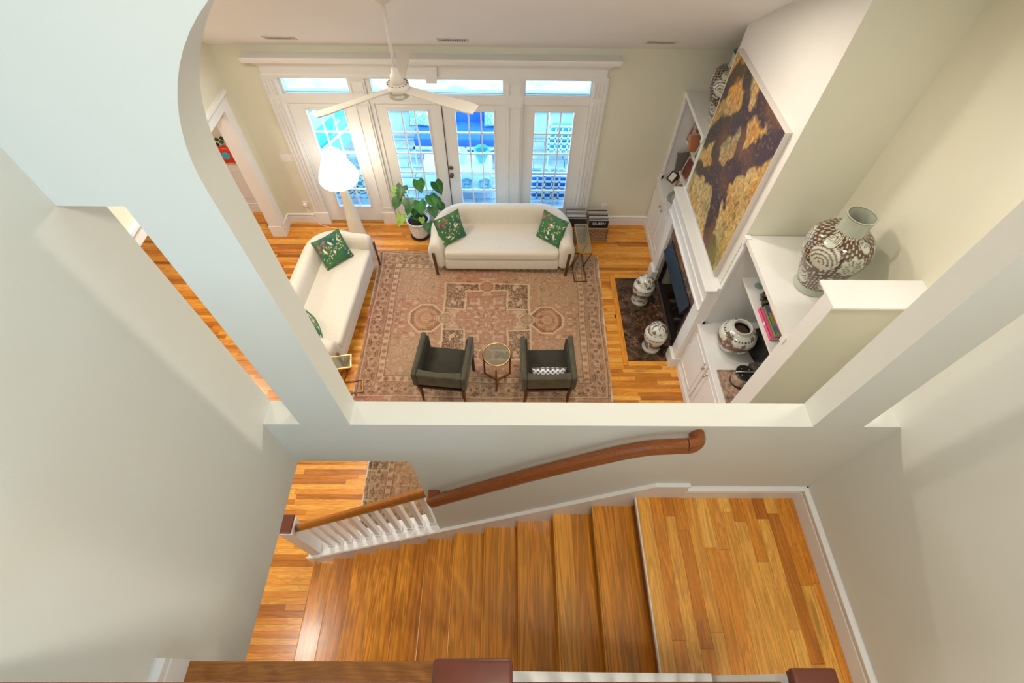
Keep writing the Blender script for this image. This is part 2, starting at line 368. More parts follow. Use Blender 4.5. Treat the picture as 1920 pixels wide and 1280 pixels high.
# ------------------------------------------------------------------ floor boards
def tintcol(lo=0.0, hi=1.0):
    t = random.random(); t = lo+(hi-lo)*(t*.75+.12 if random.random() < .8 else random.random())
    return (t, random.random(), random.random())
rug_poly = [(-1.97, 5.50), (1.37, 5.39), (1.31, 2.88), (-1.93, 2.87)]
def under_rug(x0, x1, y): return 2.93 < y < 5.36 and x0 > -1.88 and x1 < 1.29
def visible(x, y):
    q = Vector((x, y, -CAMZ)); z = q.dot(d)
    if z <= 0: return False
    px = 960+908*q.dot(r2)/z; py = 640-908*q.dot(u2)/z
    if not (0 < px < 1920 and 0 < py < 1240): return False
    if y > 2.78: return x > -6 and (px > 640-(755-py)*.55 if py > 300 else True) or (px < 560 and py > 380 and px-510 < (py-750)*.82+60)
    return -2.9 < x < -.6 and .05 < y < 2.2 and 865 < py
W = .057
cand = []; extra = []
yy = -.3; row = 0
while yy < 6.4:
    y0, y1 = yy+.0006, yy+W-.0006
    xs = -6.1+random.uniform(-1.2, 0); end = 2.3 if yy < 6.15 else -3.75
    while xs < end:
        ln = random.uniform(.45, 1.5); x0, x1 = max(xs, -6.1)+.0006, min(xs+ln, end)-.0006
        xs += ln
        if x1-x0 < .02: continue
        segs = [(x0, x1)]
        if y1 > 3.404 and y0 < 5.026:
            segs = [(x0, min(x1, 1.528))] if x0 < 1.5 else []
            if x1 > 1.53 and (y0 < 3.404 or y1 > 5.026): extra.append((max(x0, 1.529), x1, y0 if y0 < 3.404 else 5.026, 3.404 if y0 < 3.404 else y1))
        for a, b in segs:
            if b-a < .02 or under_rug(a, b, yy): continue
            ym = (y0+y1)/2
            vis = any(visible(a+(b-a)*t, ym) for t in (.1, .3, .5, .7, .9))
            (cand if vis else extra).append((a, b, y0, y1))
    yy += W; row += 1
def dcam(q): return (max(min((q[0]+q[1])/2, 9), -9))**2+((q[2]+q[3])/2)**2
cand.sort(key=lambda q: dcam(q)-(q[1]-q[0])*2)
parts, rest = cand[:296], cand[296:]+extra
for a, b, y0, y1 in parts:
    MB().box(a, b, y0, y1, -.007, 0, tintcol()).build('plank', OAK_X, floor, attr=True)
m = MB()
for a, b, y0, y1 in rest: m.box(a, b, y0, y1, -.007, 0, tintcol())
m.build('far_planks', OAK_X, floor, attr=True, kind='stuff')
# border boards round the hearth
m = MB(); m.box(1.53, 1.60, 3.41, 5.02, -.007, .001, (.45, .3, .2)); m.build('border_plank', OAK_Y, floor, attr=True)
for y0, y1 in ((3.405, 3.475), (4.955, 5.025)):
    MB().box(1.60, 2.24, y0, y1, -.007, .001, tintcol()).build('border_plank', OAK_X, floor, attr=True)

# ------------------------------------------------------------------ staircase
YS0 = -.02
stair = thing('staircase', 'oak staircase descending leftwards from the landing to the lower hall floor', 'staircase', (XN, .5, 0))
for i in range(1, 12):
    x = XN-RUN*i; z = ZL-RISE*i
    n = 3; cuts = sorted([0]+[random.uniform(.2, .8) for _ in range(2)]+[1]); m = MB()
    cuts = [0, random.uniform(.2, .45), random.uniform(.5, .85), 1]; tb = random.uniform(.3, .55)
    for q0, q1 in zip(cuts[:-1], cuts[1:]):
        m.box(x+(RUN+.02)*q0, x+(RUN+.02)*q1, YS0, YA-.016, z-.028, z, (tb+random.uniform(-.22, .22), random.random(), random.random()))
    tr_ = m.build('tread', OAK_T, stair, attr=True)
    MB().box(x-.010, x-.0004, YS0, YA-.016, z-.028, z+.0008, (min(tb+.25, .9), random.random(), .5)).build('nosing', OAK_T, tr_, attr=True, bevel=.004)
for i in range(0, 12):
    x = XN-RUN*i+.022; z = ZL-RISE*i
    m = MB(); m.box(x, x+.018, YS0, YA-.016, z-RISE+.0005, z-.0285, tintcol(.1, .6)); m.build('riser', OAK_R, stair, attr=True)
m = MB(); m.box(XN+.002, XN+.024, YS0, YA-.016, ZL-.042, ZL-.0285); m.build('cove_strip', WHITE, stair, label='cream painted strip under the landing edge')
m = MB(); m.box(XN-.007, XN+.001, YS0, YA-.016, ZL-.03, ZL-.001); m.build('landing_edge_strip', WHITE, stair, label='cream painted landing edge')
land = MB().box(XN+.03, XR, -1.2, YA, ZL-.2, ZL-.02).build('landing', GAP, stair)
xx = XN; k = 0
while xx < XR-.01:
    wv = .085 if k == 0 else .0735; x1 = min(xx+wv, XR); ys = -1.2+random.uniform(-.6, 0) if k else -1.2
    while ys < YA-.002:
        ln = random.uniform(.5, 1.3) if k else 2.3; a = max(ys, -1.2); b = min(ys+ln, YA-.002); ys += ln
        if b-a > .02: MB().box(xx+(.0006 if k else 0), x1-.0006, a+.0006, b-.0006, ZL-.0198 if k else ZL-.028, ZL, tintcol(.05, .95)).build('plank', OAK_Y, land, attr=True)
    xx = x1; k += 1
# skirt board along the pierced wall, moulded top
def skirt_top(x): return nose_z(x)+.16
def skirt_piece(m, y0, y1, lift, drop):
    xa, xb = -1.93, .905
    poly = [(xa, skirt_top(xa)+lift), (xb, 2.514+lift), (1.115, 2.514+lift), (1.115, 2.514-drop), (xb, 2.514-drop), (xa, skirt_top(xa)-drop)]
    m.prism(poly, 1, y0, y1)
m = MB(); poly = [(-1.95, .0), (-1.95, skirt_top(-1.93)), (.905, 2.50), (1.115, 2.50), (1.115, ZL-.02), (XN+.03, ZL-.02)]
for i in range(0, 12):
    x = XN-RUN*i+.03; z = ZL-RISE*i; poly += [(x, z-RISE-.02), (x-RUN, z-RISE-.02)] if i < 11 else []
m.add([], []); m2 = MB()
m2.prism([(-1.95, 0), (-1.95, skirt_top(-1.93)), (.905, 2.50), (1.115, 2.50), (1.115, 2.0), (.905, 1.95)], 1, YA-.016, YA-.0005)
m2.build('skirt_board', WHITE, stair)
m = MB(); skirt_piece(m, YA-.026, YA-.0005, .0, .012); skirt_piece(m, YA-.022, YA-.001, -.022, .030); m.build('skirt_moulding', WHITE, stair)
# second flight climbing from the landing to the upper hall
stair2 = thing('staircase', 'upper flight with white stringer rising from landing to the upper hall', 'staircase', (.9, -.6, ZL))
for i in range(4):
    x1 = .88-.21*i; z = ZL+.2*(i+1)
    MB().box(x1-.23, x1, -1.15, -.02, z-.03, z, tintcol()).build('tread', OAK_T, stair2, attr=True, bevel=.005)
    MB().box(x1-.02, x1-.004, -1.15, -.02, z-.2, z-.031, tintcol()).build('riser', WHITE, stair2, attr=True)
m = MB(); m.prism([(.02, 3.0), (.02, 3.50), (.885, 2.86), (.885, 2.28), (.75, 2.28)], 1, -.02, .014)
m.build('stringer', WHITE, stair2)
m = MB(); m.prism([(.02, 3.505), (.02, 3.525), (.885, 2.885), (.885, 2.865)], 1, -.02, .024); m.build('stringer_cap', WHITE, stair2)

# upper hall floor
m = MB(); m.box(XL, -.0, -2.5, .035, 3.05, 3.305); st('floor_upper_hall', m, WHITE)
uf = st('trim_upper_nosing', MB().box(XL, -.0, -.10, .056, 3.305, 3.33, (.5, .2, .7)), NOSE, attr=True, bevel=.008)
m = MB()
y0 = -2.5
while y0 < -.1:
    m.box(XL, 0, y0, min(y0+.056, -.1), 3.31, 3.33, tintcol()); y0 += .057
m.build('upper_planks', OAK_X, uf, attr=True, kind='stuff')

# ------------------------------------------------------------------ balustrades
RP = [(-.031, 0), (-.033, .02), (-.026, .034), (-.020, .046), (-.008, .056), (.008, .056), (.020, .046), (.026, .034), (.033, .02), (.031, 0)]
YC = 1.045
bal = thing('stair_balustrade', 'lower stair balustrade with oak rail and white square balusters', 'balustrade', (-1.2, YC, 0))
def rail_z(x): return 2.10+.79*(x+.557)
m = MB(); m.sweep([(-1.795, YC, rail_z(-1.795)), (-1.4, YC, rail_z(-1.4)), (-.53, YC, rail_z(-.53))], RP, side=(0, -1, 0)); m.build('handrail', wood('oak_rail', 0, (.38, .13, .014), (.55, .20, .026), (.68, .28, .05), rough=.35, grain=2, dark=.9), bal, smooth=False, bevel=.004)
m = MB()
m.prism([(-1.78, skirt_top(-1.78)-.01), (-.532, skirt_top(-.532)-.01), (-.532, skirt_top(-.532)+.018), (-1.78, skirt_top(-1.78)+.018)], 1, YA-.022, YB+.02)
m.build('base_rail', WHITE, bal, bevel=.004)
for k in range(12):
    x = -.592-.1045*k; zb = skirt_top(x)+.014; zt = rail_z(x)+.004; m = MB()
    if x < -1.74: continue
    h = .020
    m.box(x-h, x+h, YC-h, YC+h, zb, zt); m.box(x-h-.006, x+h+.006, YC-h-.006, YC+h+.006, zb-.02, zb+.05)
    m.build('baluster', WHITE, bal)
m = MB(); m.box(-1.885, -1.765, YC-.06, YC+.06, 0, 1.28); m.box(-1.895, -1.755, YC-.07, YC+.07, 0, .25); m.box(-1.893, -1.757, YC-.068, YC+.068, 1.2, 1.24)
np_ = m.build('newel_post', WHITE, bal)
m = MB(); m.box(-1.90, -1.75, YC-.075, YC+.075, 1.281, 1.305); m.build('newel_cap', CAPW, np_, bevel=.006, label='mahogany square newel cap')

rail = thing('wall_handrail', 'cherry wooden handrail fixed on the cream wall above the stairs', 'handrail', (.2, YA, 2.5))
yr = .918
pts = [(-.463, .975, 2.345), (-.463, .945, 2.34), (-.455, yr, 2.34)]
line = [(-.42, 2.362), (.141, 2.825), (.42, 3.035), (.56, 3.13), (.64, 3.175), (.70, 3.198), (.76, 3.208), (.86, 3.222)]
pts = [(x, yr, z) for x, z in [(-.463, 2.325)]+line]
m = MB(); m.sweep(pts, [(a*1.12, b*1.1) for a, b in RP], side=(0, -1, 0))
m.build('handrail', RAIL, rail, bevel=.004)
cz = 3.222; m = MB()
arc = [(.86+.058*math.sin(t), .918+.05-.05*math.cos(t), cz) for t in [math.pi/2*i/8 for i in range(9)]]
arc = [(.855, .918, cz)]+arc+[(.918, .983, cz)]
m.sweep(arc, [(a*1.12, b*1.1) for a, b in RP]); m.build('top_return', RAIL, rail, bevel=.003)
m = MB(); m.box(-.497, -.425, .90, .983, 2.31, 2.372); m.build('bottom_return', RAIL, rail, bevel=.008)
for x, z in ((-.1, 2.60), (.5, 3.06)):
    m = MB(); m.tube([(x, .983, z-.06), (x, .93, z-.07), (x, yr, z-.0)], .007, 8); m.lathe([(.022, 0), (.022, .008)], (x, .97, z-.06), 12); m.build('bracket', BRASS, rail)

up = thing('upper_balustrade', 'upper hall balustrade with dark rail and mahogany-capped newels, nearest the viewer', 'balustrade', (0, -.04, 3.33))
yc = -.036
m = MB(); m.sweep([(XL+.005, yc, 4.22), (-.12, yc, 4.22)], RP, side=(0, -1, 0)); m.build('handrail', RAIL, up, bevel=.004)
m = MB(); m.sweep([(-.0, yc, 4.17), (.90, yc, 3.44)], RP, side=(0, -1, 0)); m.build('sloping_handrail', CAPW, up, bevel=.004)
for k in range(9):
    x = XL+.11+.108*k
    m = MB(); m.box(x-.016, x+.016, yc-.016, yc+.016, 3.33, 4.222); m.build('baluster', WHITE, up)
for k in range(8):
    x = .09+.1*k
    zb = 3.5-.74*(x-.02)
    m = MB(); m.box(x-.016, x+.016, yc-.016, yc+.016, zb-.02, 4.17-.811*x+.004); m.build('baluster', WHITE, up)
for x0, x1, z0, z1 in ((-.125, .008, 3.0, 4.36), (.892, 1.024, ZL, 3.57)):
    m = MB(); m.box(x0+.012, x1-.012, yc-.054, yc+.054, z0, z1); nw = m.build('newel_post', WHITE, up)
    m = MB(); m.box(x0-.004, x1+.004, yc-.068, yc+.068, z1+.001, z1+.03); m.build('newel_cap', CAPW, nw, bevel=.008, seg=3, label='mahogany square newel cap')
    m = MB(); m.box(x0+.003, x1-.003, yc-.062, yc+.062, z1-.03, z1); m.build('cap_moulding', CAPW, nw, bevel=.004)

# ------------------------------------------------------------------ garden doors
def glazed_door(name, x0, x1, gx0, gx1, handle=None):
    yf, yb = D+.02, D+.065; z0, z1 = .03, 2.0; gz0, gz1 = .31, 1.89
    m = MB()
    m.box(x0, gx0, yf, yb, z0, z1); m.box(gx1, x1, yf, yb, z0, z1); m.box(gx0, gx1, yf, yb, z0, gz0); m.box(gx0, gx1, yf, yb, gz1, z1)
    dr = st(name, m, WHITE)
    m = MB(); t = .022
    for a in ((gx0-t, gx0, gz0-t, gz1+t), (gx1, gx1+t, gz0-t, gz1+t), (gx0, gx1, gz0-t, gz0), (gx0, gx1, gz1, gz1+t)):
        m.box(a[0], a[1], yf-.008, yf+.001, a[2], a[3])
    m.build('glazing_bead', WHITE, dr, bevel=.003)
    cw = (gx1-gx0)/3; rh = (gz1-gz0)/5
    for i in (1, 2): MB().box(gx0+cw*i-.009, gx0+cw*i+.009, yf+.002, yb-.006, gz0, gz1).build('muntin', WHITE, dr)
    for j in range(1, 5): MB().box(gx0, gx1, yf+.004, yb-.008, gz0+rh*j-.009, gz0+rh*j+.009).build('muntin', WHITE, dr)
    for i in range(3):
        for j in range(5):
            MB().box(gx0+cw*i+.009, gx0+cw*(i+1)-.009, yf+.020, yf+.024, gz0+rh*j+.009, gz0+rh*(j+1)-.009).build('pane', GLASS, dr)
    if handle:
        for z in (1.03, .915):
            m = MB(); ring = [(.030, 0), (.030, .008), (.012, .012), (.012, .035), (.026, .04), (.028, .052), (.018, .062), (0.001, .064)] if z < 1 else [(.030, 0), (.030, .01), (.022, .018), (.001, .02)]
            m.lathe(ring, (0, 0, 0), 20); m.xf(Matrix.Translation((handle, yf, z)) @ Matrix.Rotation(R_(90), 4, 'X')); m.build('door_knob' if z < 1 else 'deadbolt', BRONZE, dr, smooth=True)
    return dr
glazed_door('door_1', -2.885, -2.03, -2.69, -2.19)
glazed_door('door_2', -1.765, -.897, -1.61, -1.09)
glazed_door('door_3', -.892, -.087, -.72, -.212, -.852)
glazed_door('door_4', .195, 1.04, .34, .86)
m = MB(); m.box(-.899, -.889, D+.012, D+.02, .03, 2.0); st('trim_door_astragal', m, BLACK)
# frame between, threshold, transom rail
m = MB()
for a, b in ((-2.90, -2.885), (-2.03, -1.765), (-.087, .195), (1.04, 1.05)): m.box(a, b, D+.005, D+.15, 0, 2.33)
m.box(-2.9, 1.05, D-.005, D+.15, 2.0, 2.115)
m.box(-2.9, 1.05, D+.0, D+.012, 2.02, 2.035)
st('trim_door_frame', m, WHITE)
st('trim_threshold', MB().box(-2.9, 1.05, D-.02, D+.15, 0, .028), BRASS, bevel=.004)
for k, (a, b) in enumerate(((-2.88, -2.035), (-1.765, -.06), (.195, 1.04))):
    m = MB(); z0, z1 = 2.115, 2.33
    m.box(a-.01, a+.012, D+.01, D+.1, z0, z1); m.box(b-.012, b+.01, D+.01, D+.1, z0, z1); m.box(a, b, D+.01, D+.1, z0, z0+.014); m.box(a, b, D+.01, D+.1, z1-.012, z1)
    wn_ = st('window_%d' % (k+1), m, WHITE)
    MB().box(a+.012, b-.012, D+.04, D+.045, z0+.014, z1-.012).build('pane', GLASS, wn_)
    m = MB(); m.box(a+.012, b-.012, D+.03, D+.036, z0+.012, z0+.018); m.build('gasket', IRON, wn_)
# pilasters with raised panels
for k, (a, b) in enumerate(((-2.055, -1.80), (-.065, .195))):
    m = MB(); m.box(a+.02, b-.02, D-.02, D+.01, .0, 2.345)
    for (z0, z1) in ((.30, 1.98), (2.13, 2.29)):
        for q in ((a+.045, a+.06, z0, z1), (b-.06, b-.045, z0, z1), (a+.06, b-.06, z0, z0+.015), (a+.06, b-.06, z1-.015, z1)):
            m.box(q[0], q[1], D-.032, D-.02, q[2], q[3])
    m.box(a+.02, b-.02, D-.03, D-.019, 0, .22)
    st('trim_pilaster', m, WHITE, bevel=.003)
# fluted casings at the outer sides
for a, s in ((-2.90, -1), (1.05, 1)):
    xs = sorted((a, a+s*.20)); m = MB(); m.box(xs[0], xs[1], D-.025, D+.01, 0, 2.36)
    for t in (.03, .075, .12, .165):
        x = a+s*t; m.prism([(x-.012, .24), (x+.012, .24), (x+.012, 2.05), (x-.012, 2.05)], 1, D-.04, D-.025)
        m.prism([(x-.012, 2.11), (x+.012, 2.11), (x+.012, 2.30), (x-.012, 2.30)], 1, D-.04, D-.025)
    m.box(xs[0]-.01, xs[1]+.01, D-.045, D+.01, 0, .22)
    st('trim_fluted_casing', m, WHITE, bevel=.004)
# entablature: architrave, frieze, cornice with returns
ent = [(0, 2.33), (-.035, 2.33), (-.035, 2.345), (-.045, 2.35), (-.045, 2.375), (-.03, 2.385), (-.03, 2.47), (-.045, 2.475), (-.05, 2.49), (-.07, 2.50), (-.075, 2.525), (-.115, 2.55), (-.15, 2.56), (-.16, 2.60), (-.16, 2.625), (0, 2.625)]
m = MB()
def ent_ring(x, k): return [(x-(k*(-a)) if k else x, D+a, z) for a, z in ent]
# mitred: each section point moves outwards with its projection
n = len(ent); vs = [(-3.03+a, D+a, z) for a, z in ent]+[(1.18-a, D+a, z) for a, z in ent]
vs += [(-3.03+a, D, z) for a, z in ent]+[(1.18-a, D, z) for a, z in ent]
fs = []
for i in range(n-1):
    fs += [(i, i+1, n+i+1, n+i), (2*n+i, 2*n+i+1, i+1, i), (n+i, n+i+1, 3*n+i+1, 3*n+i)]
m.add(vs, fs); m.box(-.0, -.0001, D, D, 2.4, 2.4)
kx = -.971; m.prism([(kx-.065, 2.295), (kx+.065, 2.295), (kx+.085, 2.49), (kx-.085, 2.49)], 1, D-.06, D-.03)
st('trim_entablature', m, WHITE)

# wall plates
for (x, z, w_, h_, lb, nm, cat) in ((-3.19, 1.18, .20, .115, 'white three-gang switch plate on the far wall left of doors', 'switch_plate', 'switch'), (1.50, .36, .075, .115, 'small white outlet plate low on far wall right of doors', 'outlet', 'outlet'), (-3.2, .36, .075, .115, 'white outlet behind the plug at far wall, left of doors', 'outlet', 'outlet')):
    m = MB(); m.box(x-w_/2, x+w_/2, D-.008, D, z-h_/2, z+h_/2); o = m.build(nm, WHITE, bevel=.003); tag(o, lb, cat)
    if w_ > .1:
        for i in (-1, 0, 1): MB().box(x+i*.055-.008, x+i*.055+.008, D-.016, D-.008, z-.02, z+.02).build('toggle', WHITE, o)
    else:
        for i in (-1, 1): MB().box(x-.014, x+.014, D-.011, D-.008, z+i*.028-.014, z+i*.028+.014).build('socket', WHITE, o)
pl = thing('smart_plug', 'round white plug adapter in the far wall outlet with thin cord', 'plug', (-3.2, D-.02, .36))
m = MB(); m.lathe([(.034, 0), (.036, .01), (.034, .035), (.02, .045)], (0, 0, 0), 20); m.xf(Matrix.Translation((-3.2, D-.012, .37)) @ Matrix.Rotation(R_(90), 4, 'X')); m.build('body', POTW, pl, smooth=True)
m = MB(); m.tube([(-3.2, D-.05, .35), (-3.14, D-.06, .15), (-3.05, D-.10, .02), (-2.8, D-.16, .008), (-2.6, D-.22, .008), (-2.47, D-.3, .008)], .004, 6); m.build('cord', POTW, pl, smooth=True)

# ------------------------------------------------------------------ ceiling fittings
SL = math.atan(.65)
def on_ceiling(x, y): return Matrix.Translation((x, y, ceil_z(y))) @ Matrix.Rotation(-SL, 4, 'X')
for k, (x, y, lb) in enumerate(((-2.54, 5.8, 'leftmost of the three white ceiling vents above garden doors'), (-.63, 5.8, 'middle white ceiling vent above the garden doors'), (1.68, 5.8, 'rightmost of the three white ceiling vents, above right wall corner'))):
    t = thing('ceiling_vent', lb, 'vent', (x, y, ceil_z(y)), 0, 'ceiling vents'); M = on_ceiling(x, y)
    m = MB(); hw, hh = .17, .07
    for a in ((-hw, hw, -hh, -hh+.02), (-hw, hw, hh-.02, hh), (-hw, -hw+.02, -hh, hh), (hw-.02, hw, -hh, hh)): m.box(*a, -.008, 0)
    m.xf(M).build('frame', GOLDW, t)
    MB().box(-hw+.02, hw-.02, -hh+.02, hh-.02, -.0065, -.006).xf(M).build('dark_backing', DKWOOD, t)
    for i in range(12):
        xx = -hw+.028+i*.0255; MB().box(xx, xx+.008, -hh+.02, hh-.02, -.0085, -.0066).xf(M).build('slat', GOLDW, t)
for k, (x, y) in enumerate(CEIL_LIGHTS):
    if k in (3,):
        t = thing('recessed_light', 'round recessed ceiling light at top edge above the chimney breast', 'ceiling light', (x, y, ceil_z(y))); M = on_ceiling(x, y)
        MB().lathe([(.085, -.004), (.085, 0), (.06, 0), (.06, -.004)], n=28, cap=False).xf(M).build('trim_ring', WHITE, t)
        m = MB().lathe([(.06, -.001), (.06, -.0005)], n=28).xf(M); em = plain('lamp_lens', (1, .93, .8), emit=12); m.build('lens', em, t)
fan = thing('ceiling_fan', 'white three-blade ceiling fan on a long rod from sloped ceiling', 'ceiling fan', (-.93, 4.05, 3.3))
fx, fy = -.93, 4.05
MB().tube([(fx, fy, 3.36), (fx, fy, 4.0)], .014, 12).build('downrod', GOLDW, fan, smooth=True)
MB().lathe([(.02, 3.925), (.055, 3.93), (.075, 3.96), (.08, 4.0), (.08, 4.08)], (fx, fy, 0), 28).build('canopy', GOLDW, fan, smooth=True)
MB().lathe([(.016, 3.47), (.032, 3.46), (.034, 3.42), (.05, 3.41), (.055, 3.37), (.05, 3.33)], (fx, fy, 0), 28).build('coupler', GOLDW, fan, smooth=True)
MB().lathe([(.05, 3.345), (.095, 3.34), (.10, 3.30), (.095, 3.285), (.075, 3.28), (.092, 3.27), (.09, 3.24), (.05, 3.215), (.01, 3.21)], (fx, fy, 0), 32).build('motor_housing', GOLDW, fan, smooth=True)
m = MB()
for i in range(16):
    a = 2*math.pi*i/16; m.lathe([(.006, 3.339), (.006, 3.343), (.001, 3.344)], (fx+.08*math.cos(a), fy+.08*math.sin(a), 0), 8)
m.build('vent_holes', BLACK, fan)
for a, ln in ((217, .74), (-27, .74), (93, .66)):
    A = R_(a); m = MB(); prof = []
    ns = 8; vs = []; tilt = .16
    for i in range(ns+1):
        t = i/ns; rr = .09+(ln-.09)*t; hw = .042+.022*t-(.012 if i == ns else 0); th = .006
        for (q, z) in ((-hw, -th), (hw, -th), (hw, th), (-hw, th)): vs.append((rr, q, z+q*tilt))
    fs = [(i*4+j, i*4+(j+1) % 4, i*4+4+(j+1) % 4, i*4+4+j) for i in range(ns) for j in range(4)]+[(0, 1, 2, 3), (ns*4+3, ns*4+2, ns*4+1, ns*4)]
    m.add(vs, fs).xf(Matrix.Translation((fx, fy, 3.305)) @ Matrix.Rotation(A, 4, 'Z')); b = m.build('blade', GOLDW, fan, bevel=.003)
    m = MB().box(.07, .16, -.03, .03, -.012, -.005).xf(Matrix.Translation((fx, fy, 3.305)) @ Matrix.Rotation(A, 4, 'Z')); m.build('blade_bracket', GOLDW, b)

# ------------------------------------------------------------------ bookcases
def bookcase(Y0, Y1, top, shelves, label, doors, side):
    t = thing('built_in_bookcase', label, 'bookcase', (2.25, (Y0+Y1)/2, 0), 0, 'built-in bookcases by the fireplace')
    XB = RX-.002; F = 2.25; rec = 2.43; cz = .93
    m = MB(); m.box(2.245, XB, Y0, Y1, .11, cz-.03); m.build('base_cabinet', WHITE, t)
    m = MB(); m.box(2.215, 2.245, Y0, Y1, .0, .10); m.box(2.222, 2.245, Y0, Y1, .10, .125); m.build('plinth', WHITE, t, bevel=.004)
    m = MB(); m.box(2.205, XB, Y0, Y1, cz-.03, cz); m.build('countertop', WHITE, t, bevel=.005)
    m = MB(); m.box(XB-.02, XB, Y0, Y1, cz, top-.03); m.build('back_panel', WHITE, t)
    for y0, y1 in ((Y0, Y0+.02), (Y1-.02, Y1)): MB().box(2.28, XB-.02, y0, y1, cz, top-.03).build('side_panel', WHITE, t)
    MB().box(F+.005, XB, Y0, Y1, top-.03, top).build('top_board', WHITE, t)
    m = MB(); m.box(F-.004, F+.02, Y0, Y1, top-.045, top+.004); m.build('front_rail', WHITE, t)
    for y0, y1 in ((Y0, Y0+.055), (Y1-.055, Y1)):
        m = MB(); m.box(F, F+.03, y0, y1, cz, top-.04); m.box(F-.022, F+.035, y0-.0, y1+.0, top-.075, top+.012); m.box(F-.012, F+.03, y0, y1, cz, cz+.06); m.build('stile', WHITE, t, bevel=.003)
    for z in shelves: MB().box(rec, XB-.02, Y0+.02, Y1-.02, z-.025, z).build('shelf', WHITE, t, bevel=.002)
    n = doors; wv = (Y1-Y0)/n
    for i in range(n):
        a, b = Y0+wv*i+.012, Y0+wv*(i+1)-.012; z0, z1 = .15, .87
        m = MB(); m.box(2.226, 2.245, a, b, z0, z1)
        dd = m.build('door', WHITE, t, bevel=.003)
        m = MB()
        for q in ((a+.06, a+.072, z0+.06, z1-.06), (b-.072, b-.06, z0+.06, z1-.06), (a+.06, b-.06, z0+.06, z0+.072), (a+.06, b-.06, z1-.072, z1-.06)): m.box(2.219, 2.226, *q)
        m.build('panel_moulding', WHITE, dd)
        ky = b-.035 if (i % 2 == 0) else a+.035
        m = MB().lathe([(.007, 0), (.007, .014), (.015, .02), (.017, .03), (.010, .036), (.001, .037)], n=14); m.xf(Matrix.Translation((2.226, ky, .76)) @ Matrix.Rotation(R_(-90), 4, 'Y')); m.build('knob', BRASS, dd, smooth=True)
    return t
bookcase(5.105, 6.145, 2.20, (1.16, 1.58), 'far built-in white bookcase between garden wall and chimney breast', 2, 0)
bookcase(2.245, 3.445, 2.25, (1.70,), 'near built-in white bookcase between chimney breast and half wall', 2, 1)

# ------------------------------------------------------------------ fireplace
fp = thing('fireplace', 'white mantelpiece fireplace with brown marble surround and black hood', 'fireplace', (2.2, 4.26, 0))
for y0, y1 in ((3.40, 3.585), (4.925, 5.10)):
    MB().box(2.15, 2.249, y0, y1, .0, 1.175).build('leg', WHITE, fp, bevel=.003)
    MB().box(2.115, 2.249, y0-.012, y1+.012, 0, .185).build('plinth_block', WHITE, fp, bevel=.003)
m = MB(); m.box(2.135, 2.249, 3.40, 5.10, 1.175, 1.49); m.build('fascia', WHITE, fp)
m = MB(); m.box(2.118, 2.15, 3.395, 5.105, 1.165, 1.195); m.box(2.124, 2.14, 3.395, 5.105, 1.32, 1.335); m.build('fascia_moulding', WHITE, fp, bevel=.004)
m = MB(); m.box(2.095, 2.249, 3.385, 5.13, 1.491, 1.525); m.build('mantel_shelf', WHITE, fp, bevel=.004)
m = MB(); m.box(2.215, 2.249, 3.39, 5.12, 1.526, 1.556); m.build('backing_strip', WHITE, fp)
m = MB()
for q in ((3.586, 3.70, 0, 1.164), (4.83, 4.924, 0, 1.164), (3.70, 4.83, .90, 1.164), (3.70, 4.83, 0, .085)): m.box(2.195, 2.249, *q)
m.build('marble_surround', MARBLE2, fp)
m = MB()
m.box(2.19, 2.25, 3.70, 3.73, .085, .9); m.box(2.19, 2.25, 4.80, 4.83, .085, .9); m.box(2.19, 2.25, 3.70, 4.83, .87, .9); m.box(2.19, 2.25, 3.70, 4.83, .085, .11)
m.box(2.6, 2.62, 3.68, 4.85, 0, .9)
m.build('firebox', BLACK, fp)
m = MB(); m.prism([(2.19, .87), (2.12, .72), (2.12, .705), (2.19, .70)], 1, 3.72, 4.81); m.build('hood', IRON, fp, bevel=.004)
m = MB(); m.box(2.178, 2.189, 3.74, 4.79, .10, .135); m.build('ash_bar', STEEL, fp)
for k in range(5):
    y = 3.9+k*.16; m = MB(); m.tube([(2.28, y, .16), (2.5, y+.1*(-1)**k, .2+.03*(k % 2))], .035, 8); m.build('log', BLACK, fp)
he = MB().box(1.60, 2.195, 3.476, 4.954, -.004, .006).build('hearth_slab', MARBLE); tag(he, 'flat brown marble hearth slab set in the floor before the fireplace', 'hearth')

# ------------------------------------------------------------------ painting
BR = [([(.86, .01), (.64, .08), (.6, .25), (.54, .35), (.44, .38)], .085), ([(.46, .37), (.24, .3), (.03, .23), (-.09, .18)], .045),
      ([(.46, .37), (.33, .42), (.23, .47), (.26, .58), (.4, .76), (.42, .84), (.35, .93), (.27, .96)], .05),
      ([(.57, .3), (.54, .47), (.64, .61), (.78, .76), (.91, .87), (.94, .95), (.79, .99), (.58, .96)], .075), ([(.48, .81), (.62, .94), (.77, .98)], .04),
      ([(-.01, .74), (.06, .85), (.15, .95)], .05), ([(.71, .35), (.64, .42), (.57, .54)], .03), ([(.57, .66), (.53, .75), (.48, .81)], .05), ([(-.01, .41), (.13, .56), (.4, .76)], .055)]
def vnoise(x, y, s):
    rs = np.random.RandomState(s); g = rs.rand(64, 64); xi = np.floor(x).astype(int); yi = np.floor(y).astype(int); fx_ = x-xi; fy_ = y-yi
    fx_ = fx_*fx_*(3-2*fx_); fy_ = fy_*fy_*(3-2*fy_)
    a = g[xi % 64, yi % 64]; b = g[(xi+1) % 64, yi % 64]; c = g[xi % 64, (yi+1) % 64]; e = g[(xi+1) % 64, (yi+1) % 64]
    return (a*(1-fx_)+b*fx_)*(1-fy_)+(c*(1-fx_)+e*fx_)*fy_
def grid(nu, nv): 
    U, V = np.meshgrid(np.linspace(0, 1, nu), np.linspace(0, 1, nv)); return U.ravel(), V.ravel()
